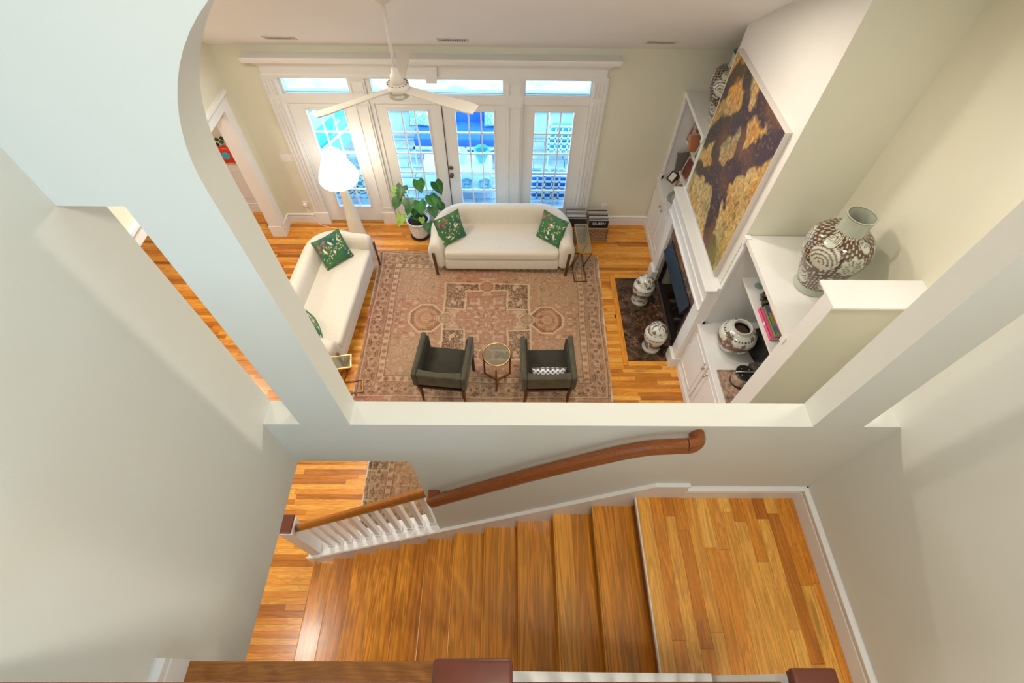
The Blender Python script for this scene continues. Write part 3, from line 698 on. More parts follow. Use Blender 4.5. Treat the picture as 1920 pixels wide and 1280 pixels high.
def gfaces(nu, nv): return [(j*nu+i, j*nu+i+1, (j+1)*nu+i+1, (j+1)*nu+i) for j in range(nv-1) for i in range(nu-1)]
def mixc(c, a, k): return c*(1-k[:, None])+np.array(a)[None, :]*k[:, None]
PY0, PY1, PZ0, PZ1 = 3.56, 4.96, 1.60, 3.225
nu, nv = 240, 270; U, V = grid(nu, nv)
dn = vnoise(U*14, V*16, 1)*.6+vnoise(U*34, V*40, 2)*.4
base = np.tile(np.array([[.64, .34, .06]]), (nu*nv, 1))
base = mixc(base, (.62, .52, .24), np.clip(vnoise(U*5+3, V*6, 3)*1.6-.4, 0, 1))
base = mixc(base, (.12, .30, .24), np.clip(1-np.hypot((U-.42)*5, (V-.62)*6), 0, 1)*1.0)
base = mixc(base, (.75, .30, .03), np.clip(1-np.hypot((U-.15)*3, (V-.95)*3), 0, 1)*.9)
base = mixc(base, (.25, .30, .12), np.clip(vnoise(U*6, V*6+9, 4)*2.2-1.0, 0, 1)*np.clip(1.3-U*1.1, 0, 1))
base = mixc(base, (.55, .24, .03), np.clip(vnoise(U*6+5, V*5+2, 5)*2.2-1.1, 0, 1)*np.clip(V*1.2, 0, 1))
base = mixc(base, (.22, .13, .04), np.clip(.42-vnoise(U*40, V*18, 6), 0, 1)*1.9)
for sc_, amt_, th_ in ((9, .65, .05), (17, .5, .07), (30, .45, .09)):
    q_ = np.abs((vnoise(U*sc_*1.3+U*2, V*sc_*.7, 70+sc_)*4.5) % 1-.5); base = mixc(base, (.14, .07, .02), np.clip(1.3-q_/th_, 0, 1)*amt_)
base = mixc(base, (.75, .50, .20), (vnoise(U*44, V*30, 66) > .72).astype(float)*.5)
dm = np.full(nu*nv, 9.)
for pts_, wd in BR:
    for (a, b) in zip(pts_[:-1], pts_[1:]):
        ax, ay = a; bx, by = b; tx = np.clip(((U-ax)*(bx-ax)+(V-ay)*(by-ay))/((bx-ax)**2+(by-ay)**2), 0, 1)
        dd = np.hypot(U-ax-tx*(bx-ax), V-ay-tx*(by-ay))-wd*1.12-(dn-.5)*.075; dm = np.minimum(dm, dd)
k = np.clip(.5-dm/.022, 0, 1)
bark = np.tile(np.array([[.050, .027, .034]]), (nu*nv, 1)); bark = mixc(bark, (.20, .10, .05), (vnoise(U*60, V*60, 81) > .74).astype(float)*.7); bark = mixc(bark, (.17, .07, .02), np.clip(vnoise(U*7, V*7, 8)*1.8-.6, 0, 1)); bark = mixc(bark, (.055, .05, .012), np.clip(1.1-U*2.2, 0, 1)*np.clip(vnoise(U*5, V*5, 9)*1.5, 0, 1))
c = base*(1-k[:, None])+bark*k[:, None]
low = np.clip(1-np.hypot((U-.86)*2.6, (V-.06)*2.2)*2.2, 0, 1); c = mixc(c, (.22, .20, .03), low*.8)
pa = thing('painting', 'large unframed oil painting of dark branching tree above the mantel', 'painting', (2.2, 4.26, PZ0))
m = MB(); vs = [(2.199, PY1-(PY1-PY0)*a, PZ0+(PZ1-PZ0)*b) for a, b in zip(U, V)]; m.add(vs, gfaces(nu, nv), c); m.build('painted_canvas', PAINT, pa, attr=True)
m = MB(); m.box(2.200, 2.249, PY0, PY1, PZ0, PZ1); m.build('stretcher', WHITE, pa)
m = MB(); e = .008
for q in ((PY0-e, PY0, PZ0-e, PZ1+e), (PY1, PY1+e, PZ0-e, PZ1+e), (PY0, PY1, PZ0-e, PZ0), (PY0, PY1, PZ1, PZ1+e)): m.box(2.192, 2.249, *q)
m.build('frame_edge', plain('silver_frame', (.62, .58, .54), .45, noise=.02), pa)

# ------------------------------------------------------------------ rugs
def rug_colors(U, V, w_, h_, seed, palette):
    bg, ln, dk, rd, tp = [np.array(q) for q in palette]
    X = (U-.5)*w_; Y = (V-.5)*h_; X = X+.030*(vnoise(U*7, V*6, seed+20)-.5)+.012*(vnoise(U*30, V*26, seed+21)-.5); Y = Y+.030*(vnoise(U*7, V*6, seed+22)-.5)+.012*(vnoise(U*30, V*26, seed+23)-.5)
    ax = np.abs(X); ay = np.abs(Y)
    fn = vnoise(ax*13+2, ay*13+3, seed+30)*.75+vnoise(ax*27, ay*27, seed+31)*.25; curl = np.abs((fn*6) % 1-.5); flw = vnoise(ax*20+5, ay*20, seed+32)
    c = np.tile(bg[None, :], (len(U), 1)); c = mixc(c, tp, np.clip(vnoise(U*5, V*4, seed)*1.5-.35, 0, 1)*.6); c = mixc(c, rd, np.clip(vnoise(U*4+7, V*4, seed+1)*2-1.0, 0, 1)*np.clip(1.1-U, 0, 1)*.9)
    def line(dist, wd, col, amt=.8):
        nonlocal c; c = mixc(c, col, np.clip(1.2-np.abs(dist)/wd, 0, 1)*amt)
    def fill(mask, col, amt): 
        nonlocal c; c = mixc(c, col, mask.astype(float)*amt)
    mot = np.where(curl < .14, 0, flw*2-1)   # scroll filler
    mot2 = np.sin(ax*71+2*np.sin(ay*23))*np.sin(ay*66+2*np.sin(ax*31))
    ed = np.minimum(w_/2-ax, h_/2-ay)
    inner = ed > .36
    # filler
    c = mixc(c, dk, ((curl < .07)).astype(float)*.42); c = mixc(c, ln, (np.abs(curl-.13) < .035).astype(float)*.42); c = mixc(c, ln, (flw > .78).astype(float)*.5); c = mixc(c, dk, (flw < .16).astype(float)*.45)
    sc = (curl < .12); 
    step = np.floor(ay/.14)*.10
    corner = inner & (ax > 1.02-step*1.0+.0) & (ay > .34)
    fill(corner, tp, .5); c = mixc(c, ln, (corner & sc).astype(float)*.45); c = mixc(c, dk, (corner & (mot > .55)).astype(float)*.4)
    # central cross medallion
    cross = np.minimum(np.maximum(ax-.30, ay-.52), np.maximum(ax-.62, ay-.18))
    sq = np.maximum(ax-.62, ay-.66)
    oct_ = lambda cx, cy, rr: np.maximum(np.maximum(np.abs(ax-cx), np.abs(ay-cy)), (np.abs(ax-cx)+np.abs(ay-cy))*.72)-rr
    dark = (sq < 0) & (cross > 0); fill(dark, dk, .72); c = mixc(c, ln, (dark & ((curl > .12) & (curl < .24) | (flw > .7))).astype(float)*.7)
    line(sq, .014, ln, .95); line(sq+.035, .008, dk); line(cross, .013, ln, .95); line(cross+.025, .005, dk, .5)
    o1 = oct_(.86, 0, .23); fill(o1 < 0, bg, 1); ik = (o1 < -.03) & (o1 > -.15); c = mixc(c, dk, (ik & (mot > .05)).astype(float)*.6); line(o1, .014, ln, .95); line(o1+.03, .009, dk, .85)
    for q in (.055, .10, .15): line(oct_(.86, 0, q), .006, ln if q != .10 else dk, .6)
    o2 = oct_(.58, 0, .10); fill(o2 < 0, tp, .8); line(o2, .008, ln); line(o2+.03, .005, dk)
    o3 = oct_(0, .60, .11); fill(o3 < 0, bg, .8); line(o3, .009, ln); line(o3+.035, .006, dk)
    rr = np.hypot(X, Y); th = np.arctan2(Y, X); star = rr-.16*(1+.25*np.cos(8*th)); line(star, .012, ln, .6); line(star+.07, .008, dk, .4); line(star+.11, .006, ln, .6)
    for cx, cy in ((.17, .33), ): 
        b1 = np.maximum(np.abs(ax-cx), np.abs(ay-cy)); line(b1-.085, .008, dk, .5); line(b1-.05, .007, ln, .5)
    for q in (1.20, 1.32): line(np.abs(ax-q)+np.abs(ay)*.8-.09, .008, dk, .6)
    line(np.where(ax < 1.35, ay, 9), .006, ln, .5) 
    line(np.where((ax > 1.05) & (ax < 1.42), ay-(ax-1.05)*.55, 9), .009, dk, .5)
    # borders
    for q, wd, cl in ((.045, .006, dk), (.065, .006, ln), (.27, .006, dk), (.285, .005, ln), (.36, .007, dk), (.345, .005, ln)): line(ed-q, wd, cl, .8)
    sp = np.where(w_/2-ax < h_/2-ay, Y, X)
    z = ed-.165; ph = sp*2*math.pi/.34
    b = (ed > .07) & (ed < .262); fill(b, tp, .30); c = mixc(c, dk, (b & (curl < .10)).astype(float)*.5)
    line(np.where(b, z-.055*np.sin(ph)-.012*np.sin(ph*3), 9), .009, dk, .75)
    ro_ = np.hypot(((sp/.17+.5) % 1-.5)*.17, z-0.0)
    line(np.where(b, ro_-.040-.012*np.cos(5*np.arctan2(z, ((sp/.17+.5) % 1-.5)*.17)), 9), .009, ln, .6); c = mixc(c, dk, (b & (ro_ < .022)).astype(float)*.6)
    line(np.where(b, np.hypot(((sp/.17) % 1-.5)*.17, np.abs(z)-.055)-.022, 9), .008, dk, .7)
    sb = (ed > .285) & (ed < .345); c = mixc(c, ln, (sb & (np.sin(sp*60) > .2)).astype(float)*.5); c = mixc(c, dk, (sb & (np.sin(sp*60) < -.6)).astype(float)*.4)
    wear = vnoise(U*9, V*8, seed+5); c = mixc(c, tp, np.clip(wear*1.4-.5, 0, 1)*.35)
    c = c*(.93+.14*vnoise(U*160, V*130, seed+6))[:, None]
    c = mixc(c, (.62, .52, .40), (w_/2-ax < .012).astype(float))
    return c
PAL = ((.42, .215, .11), (.60, .45, .29), (.11, .05, .022), (.38, .15, .12), (.37, .24, .145))
def make_rug(name, poly, nu, nv, w_, h_, seed, label, pal=PAL, th=.010):
    U, V = grid(nu, nv); c = rug_colors(U, V, w_, h_, seed, pal)
    (ax, ay), (bx, by), (cx, cy), (dx, dy) = poly    # TL TR BR BL ; V=0 bottom
    xs = (1-V)*((1-U)*dx+U*cx)+V*((1-U)*ax+U*bx); ys = (1-V)*((1-U)*dy+U*cy)+V*((1-U)*ay+U*by)
    m = MB(); m.add(list(zip(xs, ys, np.full(len(xs), th))), gfaces(nu, nv), c)
    n = nu*nv; cor = [0, nu-1, n-1, n-nu]; o = len(m.v)
    m.add([(xs[i], ys[i], th) for i in cor]+[(xs[i], ys[i], .0015) for i in cor], [(0, 1, 5, 4), (1, 2, 6, 5), (2, 3, 7, 6), (3, 0, 4, 7), (4, 5, 6, 7)], (.45, .34, .24))
    ob = m.build(name, RUGM, attr=True); return tag(ob, label, 'rug')
make_rug('area_rug', [(-2.0, 5.505), (1.385, 5.40), (1.325, 2.862), (-1.95, 2.852)], 400, 300, 3.36, 2.58, 11, 'large faded terracotta and tan patterned rug under the sofas and armchairs')
make_rug('area_rug', [(-1.615, 2.6), (-.6, 2.6), (-.6, 1.0), (-1.585, 1.0)], 150, 230, 1.15, 1.7, 31, 'smaller brown patterned rug on the floor behind the stair balustrade', ((.30, .18, .09), (.42, .32, .20), (.06, .035, .02), (.30, .13, .08), (.27, .18, .10)))
# ------------------------------------------------------------------ sofas
def sofa_parts(root, mk):
    # swept tub: arms and back
    path = []
    xa, yf, yb_, rc = .93, .07, .72, .38
    for i in range(6): path.append((-xa+.02*math.sin(i/5*math.pi*.5), yf+(yb_-rc-yf)*i/5))
    for i in range(1, 9):
        t = math.pi/2*i/8; path.append((-xa+rc-(rc-.0)*math.cos(t)*1.0, yb_-rc+rc*math.sin(t)))
    path = [(min(x, 0), y) for x, y in path]
    half = path[:]
    for i in range(1, 5): half.append((path[-1][0]*(1-i/5), yb_))
    full = half+[(0, yb_)]+[(-x, y) for x, y in half[::-1]]
    m = MB(); n = len(full); vs = []; L = 14
    tot = n-1
    for k, (x, y) in enumerate(full):
        a = full[max(k-1, 0)]; b = full[min(k+1, n-1)]; tx, ty = b[0]-a[0], b[1]-a[1]; l = math.hypot(tx, ty); nx, ny = -ty/l, tx/l   # outward (left of the path)
        s = min(k, tot-k)/ (tot/2); hh = .60+.13*min(1, max(0, (y-yf)/(yb_-yf)))**1.3
        prof = [(-.10, .10), (-.11, .30), (-.10, .45), (-.09, hh-.07), (-.06, hh-.02), (-.01, hh), (.05, hh-.012), (.10, hh-.06), (.125, hh-.14), (.135, .42), (.128, .28), (.105, .17), (.07, .10), (.0, .07)]
        for (o_, z) in prof: vs.append((x+nx*o_, y+ny*o_, z))
    # rounded ends
    def cap(idx, dy):
        base_ = vs[idx*L:(idx+1)*L]; cx = sum(q[0] for q in base_)/L; cz_ = sum(q[2] for q in base_)/L; out = []
        for sc, off in ((.93, .035), (.78, .055), (.5, .065)): out.append([(cx+(q[0]-cx)*sc, q[1]-off, cz_+(q[2]-cz_)*sc) for q in base_])
        return out
    A = cap(0, -1); B_ = cap(n-1, -1)
    rings = [A[2], A[1], A[0]]+[vs[k*L:(k+1)*L] for k in range(n)]+[B_[0], B_[1], B_[2]]
    vv = [q for rg in rings for q in rg]; N_ = len(rings)
    fs = [(k*L+i, k*L+(i+1) % L, (k+1)*L+(i+1) % L, (k+1)*L+i) for k in range(N_-1) for i in range(L)]+[tuple(range(L)), tuple(range((N_-1)*L, N_*L))[::-1]]
    m.add(vv, fs); m.build('tub_back_and_arms', SOFA, root, smooth=True, local=True, sub=1)
    m = MB(); m.box(-.84, .84, .02, .74, .075, .29); m.build('base', SOFA, root, local=True, bevel=.04, seg=4)
    m = MB(); m.box(-.83, .83, .0, .66, .285, .45); m.build('seat_cushion', SOFA, root, local=True, bevel=.05, seg=5)
    for x, tx in ((-.955, .04), (.955, -.04)):
        m = MB(); m.sweep([(x-tx*.6, -.004, .44), (x, -.012, 0.0)], [(-.02, -.008), (.02, -.008), (.02, .008), (-.02, .008)], side=(1, 0, 0)); m.build('front_leg', BRONZE, root, local=True, bevel=.002, label='bronze flat bar leg')
        m = MB(); m.box(x*.8-.02, x*.8+.02, .74, .76, 0, .2); m.build('rear_leg', BRONZE, root, local=True)
s1 = thing('sofa', 'cream curved tub sofa facing the viewer in front of garden doors', 'sofa', (-.10, 5.0, 0.01), R_(0), 'cream tub sofas'); sofa_parts(s1, None)
s2 = dup(s1, (-2.03, 4.245, .01), R_(86.4), 'cream curved tub sofa along the left side of the rug')

# cushions
def cushion(name, loc, rz, tilt, size, label, seed, mat=CLOTH, style='green', thick=.07, group=None, sy=1):
    t = thing(name, label, 'cushion', loc, rz, group)
    n = 40; U, V = grid(n, n); x = (U-.5)*2; y = (V-.5)*2
    pf = np.clip((1-np.abs(x)**2.6)*(1-np.abs(y)**2.6), 0, 1)**.45
    pin = 1-.07*(1-np.abs(x)**2)*np.abs(y)**3; pin2 = 1-.07*(1-np.abs(y)**2)*np.abs(x)**3
    X = x*size/2*pin2; Y = y*size*sy/2*pin; Z = pf*thick
    rs = np.random.RandomState(seed)
    if style == 'aqua':
        c = np.tile(np.array([[.10, .62, .60]]), (n*n, 1)); c = mixc(c, (.75, .85, .82), (vnoise(U*26, V*26, seed) > .55).astype(float))
    elif style == 'green':
        c = np.tile(np.array([[.045, .16, .06]]), (n*n, 1)); c = mixc(c, (.02, .10, .10), np.clip(vnoise(U*5, V*5, seed)*2-1, 0, 1)); c = mixc(c, (.09, .22, .06), np.clip(vnoise(U*7, V*7, seed+1)*2-1, 0, 1))
        for i in range(46):
            cx = rs.rand(); cy = np.clip(.2+.7*cx+rs.randn()*.14, 0, 1) if i < 30 else rs.rand(); c = mixc(c, (.72, .66, .42), (np.hypot(U-cx, V-cy) < .02).astype(float))
        for i in range(7):
            cx, cy = .05+rs.rand()*.4, .6+rs.rand()*.35; c = mixc(c, (.50, .12, .16), (np.hypot(U-cx, V-cy) < .045).astype(float)*.8)
        for i in range(4):
            cx, cy = .2+rs.rand()*.6, .2+rs.rand()*.6; a = rs.rand()*3; q = np.hypot(((U-cx)*math.cos(a)+(V-cy)*math.sin(a)), (-(U-cx)*math.sin(a)+(V-cy)*math.cos(a))*2.4)
            c = mixc(c, (.8, .78, .66), (q < .085).astype(float)); c = mixc(c, (.01, .02, .03), (np.hypot(U-cx-.04, V-cy-.03) < .028).astype(float))
    else:
        c = np.tile(np.array([[.72, .70, .74]]), (n*n, 1)); k = (np.sin(U*44)*np.sin(V*30) > .25); c = mixc(c, (.05, .05, .10), k.astype(float)); c = mixc(c, (.30, .36, .5), (V < .08).astype(float))
    M = Matrix.Rotation(tilt, 4, 'X')
    m = MB(); v1 = list(zip(X, Y, Z)); v2 = list(zip(X, Y, -Z)); f = gfaces(n, n); m.add(v1, f, c); m.add(v2, [q[::-1] for q in f], c); m.xf(M)
    m.build('cover', mat, t, smooth=True, local=True, attr=True)
    b = []
    for i in range(n): b.append(i)
    for i in range(1, n): b.append(i*n+n-1)
    for i in range(n-2, -1, -1): b.append((n-1)*n+i)
    for i in range(n-2, 0, -1): b.append(i*n)
    m = MB(); pts_ = [v1[i][:2]+(0,) for i in b]; pts_.append(pts_[0]); m.tube(pts_, .006, 6, cap=False, col=(.12, .13, .06)); m.xf(M); m.build('piping', mat, t, smooth=True, local=True, attr=True)
    return t
cushion('cushion', (-.84, 5.30, .64), R_(38), R_(66), .42, 'green floral cushion at the left end of far sofa', 3, group='green floral cushions')
cushion('cushion', (.62, 5.30, .64), R_(-38), R_(66), .42, 'green floral cushion at the right end of far sofa', 8, group='green floral cushions')
cushion('cushion', (-2.42, 4.86, .64), R_(44), R_(58), .42, 'green floral cushion with white bird at far end of left sofa', 21, group='green floral cushions')
cushion('cushion', (-2.47, 3.62, .62), R_(120), R_(72), .42, 'green floral cushion at near end of left sofa, mostly hidden', 15, group='green floral cushions')

# ------------------------------------------------------------------ armchairs
def armchair(root):
    W2 = .315
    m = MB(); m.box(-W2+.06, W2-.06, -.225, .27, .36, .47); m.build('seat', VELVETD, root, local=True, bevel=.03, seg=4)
    ns = 10
    outer = [(-W2+.062, -.31), (W2-.062, -.31)]; inner = [((W2-.062)*(1-2*i/ns), -.215-.025*math.sin(math.pi*i/ns)) for i in range(ns+1)]
    m = MB(); m.prism(outer+inner, 2, .50, .715); m.build('back_rest', VELVET, root, local=True, bevel=.018, seg=3)
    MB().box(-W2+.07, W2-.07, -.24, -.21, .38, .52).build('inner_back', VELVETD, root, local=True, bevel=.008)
    for s in (-1, 1):
        m = MB(); x0, x1 = sorted((s*(W2-.06), s*W2)); m.box(x0, x1, -.312, .30, .47, .718); m.build('arm_rest', VELVET, root, local=True, bevel=.02, seg=3)
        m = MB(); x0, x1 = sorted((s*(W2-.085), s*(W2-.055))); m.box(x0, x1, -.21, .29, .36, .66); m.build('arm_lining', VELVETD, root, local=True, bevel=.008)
    m = MB(); m.box(-W2+.05, W2-.05, -.26, .28, .335, .365); m.build('seat_rail', DKWOOD, root, local=True, bevel=.008)
    for sx in (-1, 1):
        for sy in (-1, 1):
            if sy < 0: pts_ = [(sx*.278, -.285, .50), (sx*.262, -.262, .38), (sx*.256, -.255, .24), (sx*.262, -.245, .10), (sx*.272, -.235, 0)]
            else: pts_ = [(sx*.28, .26, .48), (sx*.28, .262, .25), (sx*.285, .265, 0)]
            m = MB(); m.tube(pts_, [.026, .024, .022, .018, .014][:len(pts_)], 8); m.build('leg', DKWOOD, root, local=True, smooth=True)
a1 = thing('armchair', 'dark olive velvet armchair at left of the round glass table', 'armchair', (-.755, 3.085, .01), R_(-6), 'olive velvet armchairs'); armchair(a1)
a2 = dup(a1, (.467, 3.07, .01), R_(1.5), 'dark olive velvet armchair at right, holding small patterned cushion')
cushion('lumbar_cushion', (.475, 2.90, .56), R_(1.5), R_(70), .40, 'small white and navy patterned cushion in the right armchair', 5, style='blue', sy=.62, thick=.06)

# round side table
t = thing('round_side_table', 'small round glass-topped brass side table between the armchairs', 'side table', (-.135, 3.235, .01))
cx, cy = -.135, 3.235
m = MB(); ring = [(cx+.165*math.cos(2*math.pi*i/48), cy+.165*math.sin(2*math.pi*i/48), .51) for i in range(49)]; m.tube(ring, .012, 10, cap=False); m.build('top_ring', BRASS, t, smooth=True)
MB().lathe([(.158, .508), (.158, .514)], (cx, cy, 0), 48).build('glass_top', CLEAR, t)
hub = (cx, 3.165)
for fx_, fy_ in ((-.298, 3.262), (.027, 3.262), (-.141, 3.01)):
    m = MB(); m.bar((hub[0], hub[1], .02), (fx_, fy_, .02), .022, .02); dx, dy = fx_-hub[0], fy_-hub[1]
    tx, ty = cx+(fx_-cx)*.98, cy+(fy_-cy)*.98; l = math.hypot(tx-cx, ty-cy); tx, ty = cx+(tx-cx)/l*.158, cy+(ty-cy)/l*.158
    m.bar((fx_, fy_, .01), (tx, ty, .505), .022, .014); m.build('leg', plain('antique_bronze', (.22, .10, .035), .35, .8, noise=.15) if 'antique_bronze' not in MATS else MATS['antique_bronze'], t, bevel=.002)
ANT = MATS['antique_bronze']
# slim C-shaped console tables
def console(root):
    w2, l2, h = .095, .30, .60
    m = MB()
    for z, in ((h,),):
        m.box(-w2, -w2+.014, -l2, l2, z-.016, z); m.box(w2-.014, w2, -l2, l2, z-.016, z); m.box(-w2, w2, -l2, -l2+.014, z-.016, z); m.box(-w2, w2, l2-.014, l2, z-.016, z)
    m.build('top_frame', BRASS, root, local=True)
    MB().box(-w2+.012, w2-.012, -l2+.012, l2-.012, h-.006, h+.001).build('glass_top', CLEAR, root, local=True)
    for s in (-1, 1):
        m = MB(); x = s*(w2-.008)
        m.bar((x, -l2+.01, h-.01), (x*1.0, l2*.1, .01), .014, .014); m.bar((x, -l2-.0, .008), (x, l2, .008), .014, .014); m.bar((x, l2-.01, .01), (x, -l2*.1, h-.01), .014, .014)
        m.build('cross_frame', ANT, root, local=True)
    m = MB(); m.box(-w2, w2, -l2, -l2+.014, .0, .016); m.box(-w2, w2, l2-.014, l2, 0, .016); m.build('base_bar', ANT, root, local=True)
c1 = thing('console_table', 'narrow glass and brass table between the far sofa and record baskets', 'side table', (1.062, 5.16, .01), R_(2), 'slim glass and brass tables'); console(c1)
c2 = dup(c1, (-2.13, 3.02, .01), R_(100), 'narrow glass and brass table at near end of the left sofa')

# ------------------------------------------------------------------ lamp
lp = thing('floor_lamp', 'tall white mushroom floor lamp, lit, beside the garden doors', 'floor lamp', (-2.40, 5.82, 0))
lx, ly = -2.40, 5.82
MB().lathe([(.135, 0), (.135, .02), (.12, .12), (.10, .35), (.078, .6), (.06, .85), (.05, 1.02), (.03, 1.08)], (lx, ly, 0), 36).build('cone_base', LAMPW, lp, smooth=True)
SH = plain('lit_shade', (1, .92, .78), .6, emit=2.2)
m = MB().lathe([(.02, 1.03), (.20, 1.035), (.262, 1.06), (.28, 1.10), (.27, 1.15), (.245, 1.21), (.21, 1.28), (.175, 1.36), (.15, 1.43), (.125, 1.49), (.09, 1.525), (.04, 1.54), (.002, 1.541)], (lx, ly, 0), 48, cap=False)
m.build('lamp_shade', SH, lp, smooth=True, label='glowing white trumpet-shaped shade')
MB().lathe([(.02, 1.535), (.02, 1.55), (.01, 1.555)], (lx, ly, 0), 12).build('finial', LAMPW, lp, smooth=True)
l = bpy.data.lights.new('lamp_bulb', 'POINT'); l.energy = 5; l.color = (1, .80, .55); l.shadow_soft_size = .12; o = bpy.data.objects.new('lamp_bulb', l); o.location = (lx, ly, .93+.9); COL.objects.link(o); o.location = (lx+.33, ly-.05, 1.3)

# ------------------------------------------------------------------ plant
pt = thing('potted_monstera', 'green monstera in white dimpled pot left of the far sofa', 'potted plant', (-1.41, 5.86, 0))
px_, py_ = -1.41, 5.86
prof = [(.115, .015), (.125, .04), (.14, .12), (.155, .22), (.168, .30), (.182, .31), (.184, .335), (.172, .34), (.160, .33), (.155, .28)]
MB().lathe(prof, (px_, py_, 0), 40).build('pot', POTW, pt, smooth=True)
m = MB()
for j in range(8):
    z = .05+.031*j; rr = .126+(z-.05)*.165
    for i in range(26):
        a = 2*math.pi*(i+.5*(j % 2))/26; m.add([(px_+(rr+o_)*math.cos(a+da), py_+(rr+o_)*math.sin(a+da), z+dz) for o_, da, dz in ((.0, -.09, 0), (.0, 0, .013), (.0, .09, 0), (.0, 0, -.013), (.010, 0, 0))], [(0, 1, 4), (1, 2, 4), (2, 3, 4), (3, 0, 4)])
m.build('dimple_pattern', POTW, pt, kind='stuff')
MB().lathe([(.15, 0), (.155, .015), (.11, .016)], (px_, py_, 0), 36).build('saucer', BLACK, pt)
MB().lathe([(.158, .27), (.158, .300), (.05, .31)], (px_, py_, 0), 30).build('soil', SOIL, pt, smooth=True)
def leaf_mesh(m, base, dirv, size, droop, split, fold=.12):
    """heart-shaped blade with a midrib fold, optional monstera slits"""
    dirv = Vector(dirv).normalized(); side = dirv.cross(Vector((0, 0, 1))).normalized(); up_ = side.cross(dirv).normalized(); n = 12; B0 = Vector(base)
    for s in (-1, 1):
        vs = []; 
        for i in range(n+1):
            t = i/n; wv = math.sin(math.pi*min(1, (t+.10)/1.02)**.72)*.52*(1-t*.25) if t < 1 else 0
            x = size*(t*1.05-.12*(1-t)**6*0)
            if i in (0,): wv = .30
            notch = .55 if (split and i % 2 == 1 and 2 < i < 10) else 1
            c_ = B0+dirv*x-Vector((0, 0, droop*size*t*t)); back = -.16*size*(1-t)**3
            mid = c_+side*(s*wv*size*.5*min(notch, 1))+up_*(fold*size*wv*.6)+dirv*back*.5; out = c_+side*(s*wv*size*notch)+up_*(fold*size*wv)-Vector((0, 0, droop*size*wv*.5))+dirv*back
            vs += [c_, mid, out]
        m.add(vs, [(3*i+j, 3*i+j+1, 3*i+j+4, 3*i+j+3) for i in range(n) for j in range(2)])
# leaf positions from the photograph's plant: x, y, z of leaf centre, size, split, material
LV = [(-1.30, 5.85, .98, .17, 0, 0), (-1.05, 5.80, .99, .18, 0, 1), (-1.54, 5.85, .86, .21, 1, 1), (-1.67, 5.95, .78, .13, 0, 2), (-1.62, 5.75, .74, .16, 0, 1), (-1.45, 5.70, .77, .17, 0, 1), (-1.29, 5.65, .77, .18, 0, 0), (-1.14, 5.75, .79, .18, 0, 0),
      (-1.08, 5.80, .71, .14, 0, 0), (-1.03, 5.80, .62, .13, 0, 1), (-1.12, 5.65, .68, .16, 0, 1), (-1.60, 5.70, .48, .16, 0, 2), (-1.50, 5.80, .55, .11, 0, 0), (-1.18, 5.50, .50, .17, 0, 1), (-1.30, 5.65, .50, .09, 0, 2), (-1.42, 5.80, .53, .10, 0, 0)]
rnd = random.Random(5)
for (x, y, z, s, sp, mi) in LV:
    b = Vector((px_+rnd.uniform(-.05, .05), py_+rnd.uniform(-.05, .05), .30)); tip = Vector((x, y, z)); out = Vector((x-px_, y-py_-.22, 0)); out = out.normalized() if out.length > .01 else Vector((0, -1, 0))
    mid = (b+tip)/2+Vector((0, .03, .07))
    pts_ = [b*(1-t)**2+mid*2*t*(1-t)+tip*t*t for t in [i/6 for i in range(7)]]
    st_ = MB().tube(pts_, [.006]*3+[.004]*4, 6).build('stem', LEAFC[1] if mi != 2 else LEAFC[2], pt, smooth=True)
    m = MB(); dv = out*.75+Vector((0, -.25, -.75)); leaf_mesh(m, tip+Vector((0, 0, s*.4)), dv, s*1.08, .15, sp); m.build('leaf', LEAFC[mi], pt, smooth=True)

# ------------------------------------------------------------------ record baskets
def basket(x0, x1, y0, y1, h, label):
    t = thing('wicker_basket', label, 'basket', ((x0+x1)/2, (y0+y1)/2, 0), 0, 'wicker record baskets')
    def wall(a, b, nm):
        m = MB(); L_ = math.hypot(b[0]-a[0], b[1]-a[1]); n = max(4, int(L_/.042)); 
        for i in range(n+1):
            q = i/n; x = a[0]+(b[0]-a[0])*q; y = a[1]+(b[1]-a[1])*q; m.box(x-.0035, x+.0035, y-.003, y+.003, 0, h)
        for j in range(8):
            z = .015+j*(h-.03)/7
            dx, dy = (b[0]-a[0])/L_, (b[1]-a[1])/L_
            m.bar((a[0]-dy*.004*(-1)**j, a[1]+dx*.004*(-1)**j, z), (b[0]-dy*.004*(-1)**j, b[1]+dx*.004*(-1)**j, z), .006, .007)
        for i in range(n):       # diagonal cane strands
            for j in range(7):
                q0, q1 = i/n, (i+1)/n; z0 = .015+j*(h-.03)/7; z1 = z0+(h-.03)/7
                if (i+j) % 2: z0, z1 = z1, z0
                m.bar((a[0]+(b[0]-a[0])*q0, a[1]+(b[1]-a[1])*q0, z0), (a[0]+(b[0]-a[0])*q1, a[1]+(b[1]-a[1])*q1, z1), .005, .006)
        m.build(nm, WICK, t)
    for a, b in (((x0, y0), (x1, y0)), ((x1, y0), (x1, y1)), ((x1, y1), (x0, y1)), ((x0, y1), (x0, y0))): wall(a, b, 'woven_side')
    MB().box(x0, x1, y0, y1, 0, .012).build('basket_bottom', WICK, t)
    m = MB(); m.tube([(x0, y0, h), (x1, y0, h), (x1, y1, h), (x0, y1, h), (x0, y0, h)], .009, 8); m.build('rim', WICK, t)
basket(1.235, 1.545, 5.74, 6.08, .27, 'right wicker basket of records against the far wall')
basket(.90, 1.20, 5.76, 6.08, .27, 'left wicker basket of records, partly behind the far sofa')
